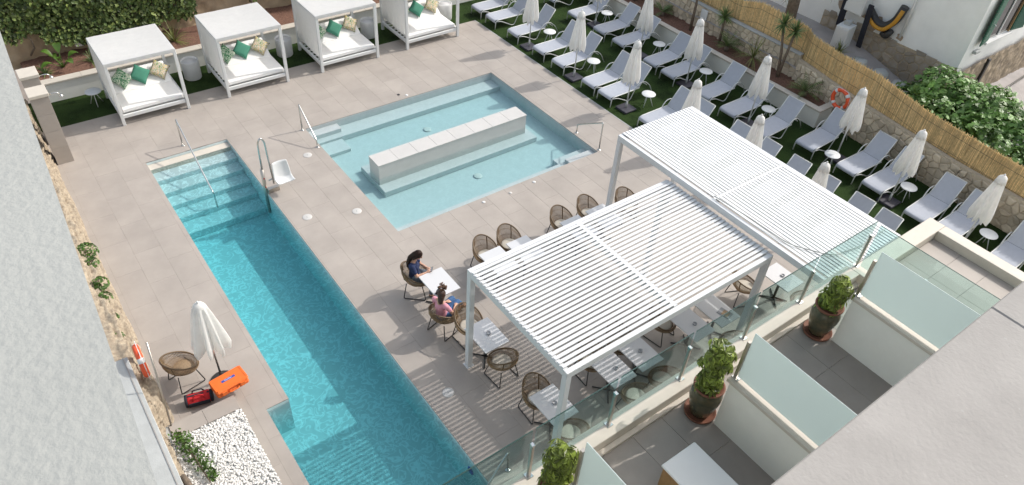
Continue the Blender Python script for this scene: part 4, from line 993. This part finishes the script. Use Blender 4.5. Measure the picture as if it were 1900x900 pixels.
def woman(loc, rz, lab, J, shirt, legm, hair_fn):
    t = thing('person', lab, 'person', loc, R(rz)); 
    b = MB(); V_ = lambda k: Vector(J[k])
    hd, ng = V_('head'), V_('neck'); fd = V_('face').normalized(); sd = Vector((-fd.y, fd.x, 0)).normalized(); up = fd.cross(sd).normalized() if fd.cross(sd).z > 0 else -fd.cross(sd).normalized()
    # head and face
    k0 = len(b.v); b.ball((0,0,0), (.092,.074,.112), 18, 14); b.ball((.038,0,-.055), (.05,.05,.058), 14, 10); b.cap((.088,0,.008), .011, (.104,0,-.022), .015, 8)
    for s in (-1,1): b.ball((-.005,s*.074,-.012), (.018,.010,.028), 8, 6)
    b.ball((.085,0,-.062), (.012,.022,.008), 8, 6)
    fm = Matrix((( fd.x, sd.x, up.x, hd.x),(fd.y, sd.y, up.y, hd.y),(fd.z, sd.z, up.z, hd.z),(0,0,0,1))); b.xf(fm, k0)
    b.cap(hd-up*.06-fd*.02, .052, ng, .056)
    ch, hp = V_('chest'), V_('hip')
    b.cap(ng, .06, ch, .115); b.cap(ch, .115, (ch+hp)/2, .10); b.cap((ch+hp)/2, .10, hp, .125)
    for s in ('L','R'):
        b.cap(ng-Vector((0,0,.03)), .05, V_('sh'+s), .05); b.cap(V_('sh'+s), .047, V_('el'+s), .038); b.cap(V_('el'+s), .037, V_('wr'+s), .025)
        hand(b, V_('wr'+s), Vector(J['hd'+s]), Vector(J['hs'+s]), J.get('curl',.6))
        b.cap(hp+(V_('kn'+s)-hp)*.12+Vector((0,(.09 if s == 'L' else -.09),0)), .085, V_('kn'+s), .058); b.cap(V_('kn'+s), .056, V_('an'+s), .036)
        an = V_('an'+s); ft = Vector(J['ft'+s]).normalized(); b.cap(an, .036, an-Vector((0,0,.04))-ft*.03, .032); b.cap(an-Vector((0,0,.035)), .036, an+ft*.13-Vector((0,0,.055)), .028); b.cap(an+ft*.13-Vector((0,0,.055)), .028, an+ft*.19-Vector((0,0,.06)), .020)
    remeshed(b, 'body', 'skin', t, .0075, 3)
    for s in (-1,1):
        e = MB(); e.ball((.083,s*.03,.015), (.012,.015,.009), 8, 6); e.xf(fm); e.build('eye', 'hair', t)
    # clothes follow the body a little outside it
    b = MB(); b.cap(ng-Vector((0,0,.055)), .075, ch, .128); b.cap(ch, .128, (ch+hp)/2, .118); b.cap((ch+hp)/2, .118, hp+Vector((0,0,.01)), .138)
    for s in ('L','R'):
        e = V_('sh'+s)+(V_('el'+s)-V_('sh'+s))*J.get('sleeve',.55); b.cap(ng-Vector((0,0,.06)), .055, V_('sh'+s), .064); b.cap(V_('sh'+s), .062, e, .056)
    for k in range(3): b.ball(ch+Vector((.06,(.06 if k == 1 else -.06 if k else 0),-.04)), (.075,.07,.075), 10, 8)
    remeshed(b, 'shirt', shirt, t, .009, 3)
    b = MB(); b.cap(hp, .140, hp+Vector((.04,0,-.02)), .135)
    for s in ('L','R'):
        st = hp+(V_('kn'+s)-hp)*.12+Vector((0,(.09 if s == 'L' else -.09),0)); e = V_('kn'+s)+(V_('an'+s)-V_('kn'+s))*J.get('leg',.9)
        b.cap(st, .100, V_('kn'+s), .072); b.cap(V_('kn'+s), .071, e, .054)
    remeshed(b, 'trousers', legm, t, .009, 3)
    for s in ('L','R'):
        an = V_('an'+s); ft = Vector(J['ft'+s]).normalized(); b = MB(); p0 = an-Vector((0,0,.072)); k0 = len(b.v); b.cap(p0-ft*.04, .026, p0+ft*.18, .024, 8); b.build('sandal', 'black', t)
    hair_fn(t, fm); return t
def hair_long(t, fm):
    b = MB(); b.ball((-.018,0,.02), (.104,.090,.115), 18, 14); b.ball((-.05,0,-.02), (.085,.085,.09), 14, 10); b.cap((.0,.072,.0), .028, (-.05,.078,-.10), .03); b.cap((.0,-.072,.0), .028, (-.05,-.078,-.10), .03); b.xf(fm)
    p0 = fm @ Vector((-.07,0,-.03)); ch = [(p0, .075), (Vector((-.115,.0,1.09)), .068), (Vector((-.155,.015,.98)), .060), (Vector((-.185,.02,.86)), .050), (Vector((-.19,.03,.76)), .024)]
    for (a_, ra), (c_, rc) in zip(ch, ch[1:]): b.cap(a_, ra, c_, rc)
    for k in range(7):
        y_ = -.06+.02*k; b.cap(Vector((-.15,y_,1.0)), .014, Vector((-.215,y_*.8+.02,.80)), .007, 6); remeshed(b, 'hair', 'hair', t, .009, 2)
def hair_curly(t, fm):
    b = MB(); b.ball((-.020,0,.018), (.105,.092,.118), 18, 14); b.cap((-.06,0,-.02), .08, (-.09,0,-.15), .055); b.xf(fm); remeshed(b, 'hair', 'hair', t, .009, 2)
    b = MB(); r_ = random.Random(6)
    for k in range(46):
        a = r_.uniform(0,6.28); c = Vector((.035+.085*r_.uniform(.2,1)*math.cos(a), .10*r_.uniform(.2,1)*math.sin(a), .125+r_.uniform(-.02,.07))); rr = r_.uniform(.014,.024)
        b.tube([c+Vector((rr*math.cos(q_*.9), rr*math.sin(q_*.9), .006*q_)) for q_ in range(7)], .010, 6)
    b.xf(fm); b.build('curls', 'curls', t, clean=False)
J1 = dict(head=(.06,0,1.185), neck=(-.035,0,1.03), face=(.86,.0,-.5), chest=(-.055,0,.86), hip=(-.04,0,.545),
    shL=(-.06,.165,.965), shR=(-.06,-.165,.965), elL=(.05,.22,.72), elR=(.06,-.22,.72), wrL=(.24,.09,.73), wrR=(.25,-.07,.73), hdL=(.75,-.6,.25), hdR=(.75,.6,.25), hsL=(.6,.75,0), hsR=(-.6,.75,0),
    knL=(.40,.10,.53), knR=(.40,-.10,.52), anL=(.42,.09,.10), anR=(.36,-.11,.10), ftL=(1,.1,0), ftR=(1,-.1,0), sleeve=.6, leg=.95)
wm = woman((5.99,10.73,0), -41, 'seated woman with long brown hair in a navy top looking at her phone', J1, 'navy', 'greyjeans', hair_long)
ph = MB(); ph.box(-.04,.04,-.08,.08,-.005,.005,.002); o = ph.build('phone', 'black')
o.matrix_world = Matrix.Translation((5.99,10.73,0)) @ Matrix.Rotation(R(-41),4,'Z') @ Matrix.Translation((.345,.01,.765)) @ Matrix.Rotation(R(-30),4,'Y'); tag(o, 'dark phone held by the woman in navy', 'phone')
B(-.036,.036,-.072,.072,.0051,.0056).build('screen', 'glassware', o)
J2 = dict(head=(-.06,.0,1.19), neck=(-.10,0,1.02), face=(.80,.45,-.10), chest=(-.10,0,.86), hip=(-.05,0,.545),
    shL=(-.10,.17,.96), shR=(-.11,-.17,.955), elL=(-.02,.24,.70), elR=(.02,-.26,.70), wrL=(.20,.12,.66), wrR=(.24,-.12,.66), hdL=(.9,-.3,-.1), hdR=(.9,.35,-.1), hsL=(.3,.9,0), hsR=(-.3,.9,0),
    knL=(.42,.13,.58), knR=(.44,-.02,.56), anL=(.66,.10,.14), anR=(.70,.02,.26), ftL=(1,0,0), ftR=(1,-.1,-.15), sleeve=.5, leg=.5)
woman((5.88,9.38,0), 16, 'seated woman with curly hair up in a pink shirt and jeans', J2, 'pink', 'jeans', hair_curly)
hb = thing('handbag', 'dark handbag on the corner of the table between the women', 'bag', (6.0,9.78,.742), R(30)); b = MB(); b.ball((0,0,.07), (.10,.05,.07), 12, 8); b.build('body', 'navyfabric', hb); T(arc((-.09,0,.06),.09,20,170,12), .010, 6).build('handle', 'black', hb)

# ------------------------------------------------------------------ handrails and lift
def rail(lab, pts, r=.021, plates=True):
    t = thing('handrail', lab, 'handrail', (0,0,0), 0, 'steel pool handrails'); T(fillet(pts,.06), r, 10).build('rail', 'steel', t)
    for p in (pts[0], pts[-1]):
        if p[2] > -.05 and plates: q = MB(); q.lathe([(.055,.001),(.05,.012),(.024,.016)], 16, (p[0],p[1])); q.build('flange', 'steel', t)
rail('steel handrail running down the steps into the long pool', [(3.39,19.45,0),(3.39,19.45,.89),(3.39,17.45,-.02),(3.39,17.10,-.15),(3.39,17.0,-.62)])
rail('steel handrail at the left corner steps of the shallow pool', [(6.60,18.45,0),(6.60,18.45,.90),(6.60,17.40,.22),(6.60,17.40,0)])
rail('steel handrail at the right corner of the shallow pool', [(13.66,12.92,0),(13.66,12.92,.95),(13.68,14.0,.30),(13.68,14.0,0)])
rail('steel handrail seen through the glass at the near end of the long pool', [(5.0,5.72,0),(4.95,5.70,.68),(3.9,5.35,.10),(3.85,5.33,-.3)])
lf = thing('pool_lift', 'steel pool lift with white seat at the edge of the long pool', 'pool lift', (4.62,16.15,0))
T(fillet([(-.08,.02,.35),(-.06,.02,1.55),(.03,.02,1.70),(.12,.02,1.55),(.14,-.06,.25)],.10), .024, 10).build('mast', 'steel', lf)
T([(-.09,.02,-.7),(-.09,.02,.75)], .050, 12).build('ram', 'brushed', lf); B(-.06,.26,-.10,.02,.0,.13,.008).build('base', 'brushed', lf)
T([(.05,.06,.30),(.28,.08,.32)], .02, 8).build('seat_arm', 'steel', lf)
b = MB()
def seat(u, v):
    x = (u-.5)*.42; bk = max(0, v-.5)*2; fr_ = min(1,v*2); z = .42+.06*abs(x/.21)**3*(1-bk)+.46*bk-.03*math.sin(math.pi*fr_); return (x*1.1*(1-.15*bk**2)+.37, -.40+.27*fr_+.10*bk-.05*abs(x/.21)**2, z)
b.grid(seat, 14, 18); so2 = b.build('seat', 'white', lf, clean=False); s_ = so2.modifiers.new('solid', 'SOLIDIFY'); s_.thickness = .02
so2.rotation_euler = (0,0,R(0))
for z in (.48,.20): q = MB(); q.ball((-.09,-.045,z), .02, 8, 6); q.build('knob', 'red', lf)

# ------------------------------------------------------------------ left side: rock wall, ledge, ring, chair things
b = MB()
def rockwall(u, v):
    y = 5+u*19.2; dx = .50+.035*(y-12)/1.6*.55; prof = [(0,0),(.07,.15),(.10,.36),(.18,.52),(.25,.70),(.40,.80),(1.1,.86)]
    k = v*(len(prof)-1); i = min(int(k), len(prof)-2); f = k-i; px = prof[i][0]*(1-f)+prof[i+1][0]*f; pz = prof[i][1]*(1-f)+prof[i+1][1]*f
    nz = noise.noise(Vector((y*.9,v*6,1)))*.08+noise.noise(Vector((y*2.0,v*18,5)))*.09+noise.noise(Vector((y*6,v*40,2)))*.05+noise.noise(Vector((y*20,v*70,2)))*.03
    edge = (.25 if y > 10.3 else .07 if y < 9.9 else .07+.18*(y-9.9)/.4)+.05*noise.noise(Vector((y*.8,4,4)))
    return (edge-px+nz*.8*min(1,v*4), y, -.03+pz*1.15+nz*min(1,v*5))
b.grid(rockwall, 700, 40)
rw = thing('rock_wall', 'low yellowish rough rock wall along the left side of the deck', 'wall', (0,0,0)); b.build('rock_face', 'rock', rw, clean=False)
lb = thing('concrete_ledge', 'grey concrete ledge behind the rock wall at the lower left', 'ledge', (0,0,0)); B(-1.6,-.06,5,11.4,0,1.0,.01).build('ledge', 'greyconcrete', lb); B(-.15,-.13,5,11.4,1.001,1.012).build('joint_strip', 'concrete', lb)
rn = random.Random(19)
for i, (y, s_, n_, dx) in enumerate(((15.24,.24,190,.04),(14.82,.15,90,.04),(14.03,.19,130,.02),(13.56,.15,80,.0),(12.9,.08,40,.02),(12.31,.11,60,-.06))):
    xx = dx; t = thing('wall_shrub', f'small green shrub growing on the rock wall, {ORD[i]} from the far end', 'shrub', (xx,y,.70), 0, 'shrubs on the rock wall'); b = MB()
    for _ in range(n_): d = rv(rn); leafquad(b, (d.x*s_,d.y*s_,abs(d.z)*s_*.9), d+Vector((0,0,.6)), rv(rn), .085, .055)
    T([(0,0,-.15),(.02,0,.0),(.0,.03,s_*.5)], [.015,.012,.008], 6).build('stem', 'bark', t); stuff(b.build('leaves', 'leaf', t, clean=False))
t = thing('creeping_shrub', 'dark green creeping shrub spilling over the edge of the pebble bed', 'shrub', (.20,9.15,.24)); b = MB()
for _ in range(480):
    y = rn.uniform(-.75,.55); wd = .17*(1-abs(y)**2*.8); leafquad(b, (.05+rn.gauss(0,.5)*wd-.20*y+.04, y, rn.uniform(0,.30)*(1-abs(y)*.5)), rv(rn)+Vector((0,0,.8)), rv(rn), .075, .04)
stuff(b.build('leaves', 'leaf', t, clean=False)); T([(.0,.6,.0),(.06,.0,.12),(.14,-.8,.1)], [.03,.025,.01], 6).build('stem', 'bark', t)
for i, (y0_, y1_) in enumerate(((8.6,7.6),(8.3,7.4),(8.0,7.2))):
    q = T([(-.02+.07*i,y0_,.55),(.05+.06*i,(y0_+y1_)/2,.52),(.08+.09*i,y1_,.45)], [.05,.06,.045], 8); tag(q.build('wood_branch', 'bark'), f'thick bare branch on the rock wall beside the creeping shrub, {ORD[i]} from the left', 'branch', 'bare branches on the rock wall')
life_ring('orange life ring hanging edge on against the low rock wall', Matrix.Translation((.13,11.13,1.02)) @ Matrix.Rotation(R(-91),4,'Z'))
q = T([(.15,9.99,.25),(.24,10.28,1.15),(.32,10.56,2.0)], .017, 8); tag(q.build('leaning_pole', 'brushed'), 'grey metal pole leaning on the rock wall beside the lone chair', 'pole')
make_umbrella((1.35,10.70,0), 'closed white umbrella standing alone beside the orange case', 99, 'lone closed umbrella', 'round', 2.30, 'steel', 1.25)
cs = thing('orange_case', 'orange hard plastic case with blue label on the edge of the pebble bed', 'case', (1.40,10.30,.247), R(7))
b = B(-.33,.33,-.20,.20,0,.11,.03); b.build('lower_shell', 'orange', cs); B(-.335,.335,-.205,.205,.112,.20,.035).build('lid', 'orange', cs)
for x in (-.19,.19): B(x-.055,x+.055,-.226,-.200,.05,.16,.008).build('latch', 'orange', cs)
T(fillet([(-.10,-.20,.10),(-.09,-.25,.10),(.09,-.25,.10),(.10,-.20,.10)],.03), .013, 8).build('handle', 'orange', cs)
for x in (-.31,.31): B(x-.02,x+.02,-.16,.16,.201,.207,.002).build('rib', 'orange', cs)
lab_ = B(-.14,.14,-.028,.028,.2005,.204,.001).build('label_plate', 'blue', cs)
fc = bpy.data.curves.new('lettering', 'FONT'); fc.body = 'Oxidoc'; fc.size = .052; fc.align_x = 'CENTER'; fc.align_y = 'CENTER'; fc.extrude = .0006
fq = bpy.data.objects.new('lettering_curve', fc); fm_ = bpy.data.meshes.new_from_object(fq); bpy.data.objects.remove(fq)
fo = bpy.data.objects.new('lettering', fm_); C.objects.link(fo); fm_.materials.clear(); fo.parent = lab_; fo.location = (0,0,.2048); fm_.materials.append(M['white'])
bg_ = thing('red_bag', 'red and black sports bag lying behind the pebble bed edge', 'bag', (.80,10.42,0), R(-14))
b = MB()
def bagf(u, v):
    a = 2*math.pi*v; x = (u-.5)*.52; e = (1-abs(2*u-1)**6)**.35 if 0 < u < 1 else 0; return (x, .135*math.cos(a)*max(.0,e), .13+.125*math.sin(a)*max(0,e)+.012*math.sin(9*u+3*v))
b.grid(bagf, 16, 20); b.build('body', 'red', bg_)
for x in (-.235,.235): q = MB(); q.tube([(x-.025,0,.13),(x+.025,0,.13)], .128, 18); q.build('end_panel', 'navyfabric', bg_)
b = MB(); b.box(-.20,.20,-.145,-.125,.08,.18,.006); b.build('side_pocket', 'navyfabric', bg_); b = MB(); b.box(-.20,.20,-.02,.02,.25,.262,.003); b.build('zip', 'navyfabric', bg_)
for s in (-1,1): T(fillet([(-.11,s*.10,.20),(-.09,s*.07,.31),(.09,s*.07,.31),(.11,s*.10,.20)],.05), .014, 6).build('handle', 'navyfabric' if s > 0 else 'red', bg_)

# ------------------------------------------------------------------ hotel: terraces, railing, dividers, ledges near the camera
hb_ = thing('hotel_terrace', 'first floor hotel terrace with cream parapet, divider walls and grey tiled floor', 'terrace', (0,0,0))
B(-.5,14.42,-4,3.98,-.3,2.985).build('storey', 'whitewall', hb_)
B(-.5,11.62,3.82,4.10,2.986,3.25,.01).build('parapet', 'cream', hb_)
B(-.5,11.62,3.735,3.817,2.986,3.06,.006).build('gutter_edge', 'cream', hb_)
for i in range(20):
    for j in range(4):
        x = -.5+i*.62; y = 3.732-(j+1)*.9
        if x > 11.3: continue
        B(x+.002,min(x+.618,11.6),y+.002,y+.898,2.9861,3.0,.002).build('floor_tile', 'terrace_tile', hb_)
# flat roof corner with its own parapet
B(11.62,14.46,3.68,4.02,2.986,3.25,.01).build('parapet', 'cream', hb_); B(14.16,14.46,-3,3.678,2.986,3.249,.01).build('parapet', 'cream', hb_)
B(11.63,11.85,-3,3.678,2.986,3.248,.01).build('parapet', 'cream', hb_)
for i in range(4):
    for j in range(6): B(11.86+i*.575+.002, 11.86+(i+1)*.575-.002, 3.675-(j+1)*.6+.002, 3.675-j*.6-.002, 2.9861, 3.05, .002).build('roof_tile', 'tile', hb_)
for i, x in enumerate((3.86,6.93,10.0)):
    B(x,x+.20,-.2,3.20,2.9862,4.02).build('divider_wall', 'whitewall', hb_); B(x-.03,x+.23,-.2,3.25,4.021,4.085,.008).build('divider_coping', 'cream', hb_)
rg = thing('glass_railing', 'long clear glass railing with steel posts along the terrace edge', 'railing', (0,0,0), 0, 'glass railings of the terrace')
PX = [2.40,3.89,5.40,6.94,8.49,10.03,11.78]
for i, x in enumerate(PX):
    if i == 0: continue
    B(x-.022,x+.022,3.975,4.025,3.262,3.98,.004).build('post', 'brushed', rg); B(x-.055,x+.055,3.945,4.055,3.2505,3.262,.003).build('base_plate', 'steel', rg); B(x-.026,x+.026,3.966,4.034,3.981,4.02,.004).build('clamp', 'steel', rg)
for i in range(len(PX)-1): B(PX[i]+.03,PX[i+1]-.03,3.994,4.006,3.31,4.36).build('pane', 'glass', rg)
B(.9,2.30,3.994,4.006,3.31,4.30).build('pane', 'glass', rg); B(.9,2.30,3.993,4.007,4.3005,4.308).build('pane_edge', 'glassedge', rg)
for i in range(len(PX)-1): B(PX[i]+.03,PX[i+1]-.03,3.993,4.007,4.3605,4.37).build('pane_edge', 'glassedge', rg)
for (x, y) in ((3.2,3.99),(4.6,3.99)): pass
sr = thing('glass_railing', 'short clear glass railing along the flat roof beside the terrace', 'railing', (0,0,0), 0, 'glass railings of the terrace')
B(11.77,11.783,-.5,3.93,3.30,4.30).build('pane', 'glass', sr); B(11.769,11.784,-.5,3.93,4.3005,4.308).build('pane_edge', 'glassedge', sr)
B(11.75,11.80,2.80,2.85,3.249,3.84,.004).build('post', 'white', sr); B(11.72,11.83,2.77,2.88,3.2485,3.26,.003).build('base_plate', 'steel', sr)
for i, (x, lab) in enumerate(((3.86,'frosted glass privacy screen at the bottom of the photo, leftmost of three'),(6.93,'frosted glass privacy screen between two terraces, middle of three'),(10.0,'frosted glass privacy screen nearest the flat roof, rightmost of three'))):
    t = thing('privacy_screen', lab, 'screen', (x+.10,0,0), 0, 'frosted privacy screens')
    B(-.008,.008,-.2,3.17,4.13,5.07,.003).build('frosted_pane', 'frosted', t); B(-.03,.03,3.175,3.225,4.086,4.86,.004).build('post', 'brushed', t); B(-.055,.055,3.12,3.24,4.0855,4.10,.003).build('base_plate', 'steel', t)
# low white bench and a box on the terraces
for (x, lab) in ((8.55,'low white bench beside the middle terrace screen'),(5.42,'low white bench beside the left terrace screen')): pass
t = thing('terrace_bench', 'low white bench along the floor beside the middle frosted screen', 'bench', (8.62,0,3.0)); B(-.28,.0,.2,3.25,.36,.40,.006).build('seat', 'white', t)
for y in (.4,3.05): B(-.24,-.19,y,y+.05,0,.359).build('leg', 'white', t); B(-.07,-.02,y,y+.05,0,.359).build('leg', 'white', t)
t = thing('terrace_table', 'white topped wooden box table at the bottom of the photo', 'table', (5.42,1.55,3.0)); B(0,.68,0,1.42,.46,.50,.012).build('top', 'white', t); B(.03,.65,.03,1.39,0,.459).build('body', 'wood', t)
# potted plants
def potted(loc, lab, h, seed, wide=1.):
    t = thing('potted_plant', lab, 'plant', loc, 0, 'potted plants on the terrace'); r_ = random.Random(seed)
    q = MB(); q.lathe([(.145,.02),(.165,.06),(.21,.24),(.245,.40),(.25,.50),(.225,.58),(.205,.62),(.225,.66),(.24,.685),(.225,.69),(.20,.66),(.195,.62)], 36); q.build('pot', 'pot', t)
    q = MB(); q.lathe([(.200,.615),(.242,.672),(.244,.692),(.222,.697),(.198,.672)], 36); q.build('pot_rim', 'terracotta', t)
    q = MB(); q.lathe([(.20,.0),(.245,.015),(.255,.06),(.245,.06),(.22,.022),(0,.021)], 32); q.build('saucer', 'terracotta', t)
    q = MB(); q.lathe([(.20,.63),(.1,.645),(0,.65)], 24); q.build('soil', 'soil', t)
    for k in range(4): a = r_.uniform(0,6.28); T([(.06*math.cos(a),.06*math.sin(a),.63),(.10*math.cos(a),.10*math.sin(a),.63+h*.5),(.08*math.cos(a+.5),.08*math.sin(a+.5),.63+h*.85)], [.016,.012,.008], 6).build('stem', 'bark', t)
    b = MB(); nc = int(125*h*wide)
    for _ in range(nc):
        z = .66+h*r_.random(); a = r_.uniform(0,6.28); env = (.25*wide)*(.85+.45*noise.noise(Vector((math.cos(a)*1.3,math.sin(a)*1.3,z*3.2+seed))))*(1 if z < .66+h*.9 else .75); rr = env*r_.uniform(.35,1)**.5
        c = Vector((rr*math.cos(a), rr*math.sin(a), z)); ax = (Vector((math.cos(a),math.sin(a),0))*.7+Vector((0,0,.8))+rv(r_)*.3).normalized(); e1 = ax.orthogonal().normalized(); e2 = ax.cross(e1)
        for k in range(8):
            an = 2*math.pi*k/8+r_.uniform(-.2,.2); d = (e1*math.cos(an)+e2*math.sin(an))-ax*.55; d.normalize(); L = r_.uniform(.10,.155); s_ = d.cross(ax).normalized()
            b.add([c+d*.015, c+d*L*.6+s_*.024, c+d*L-ax*.03, c+d*L*.6-s_*.024], [(0,1,2),(0,2,3)])
    stuff(b.build('foliage', 'varileaf', t, clean=False)); return t
potted((6.90,3.468,3.0), 'glazed pot with tall variegated plant on the terrace, middle of three', .98, 5)
potted((9.94,3.468,3.0), 'glazed pot with shorter variegated plant on the terrace, the farthest of three', .66, 8)
potted((3.90,3.468,3.0), 'tall variegated plant cut by the bottom of the photo, nearest of three', .95, 12)
# roof ledge below the camera and the white stuccoed wall on the left
lg_ = thing('roof_ledge', 'pale grey concrete roof ledge close to the camera at the lower right', 'ledge', (0,0,0)); B(-1.2,4.9,-3,.735,8.7,9.0,.01).build('slab', 'concrete', lg_); B(4.904,16,-3,.735,8.7,9.0,.01).build('slab', 'concrete', lg_)
B(-.5,14.2,-4,-.3,2.99,8.69).build('facade', 'whitewall', lg_)
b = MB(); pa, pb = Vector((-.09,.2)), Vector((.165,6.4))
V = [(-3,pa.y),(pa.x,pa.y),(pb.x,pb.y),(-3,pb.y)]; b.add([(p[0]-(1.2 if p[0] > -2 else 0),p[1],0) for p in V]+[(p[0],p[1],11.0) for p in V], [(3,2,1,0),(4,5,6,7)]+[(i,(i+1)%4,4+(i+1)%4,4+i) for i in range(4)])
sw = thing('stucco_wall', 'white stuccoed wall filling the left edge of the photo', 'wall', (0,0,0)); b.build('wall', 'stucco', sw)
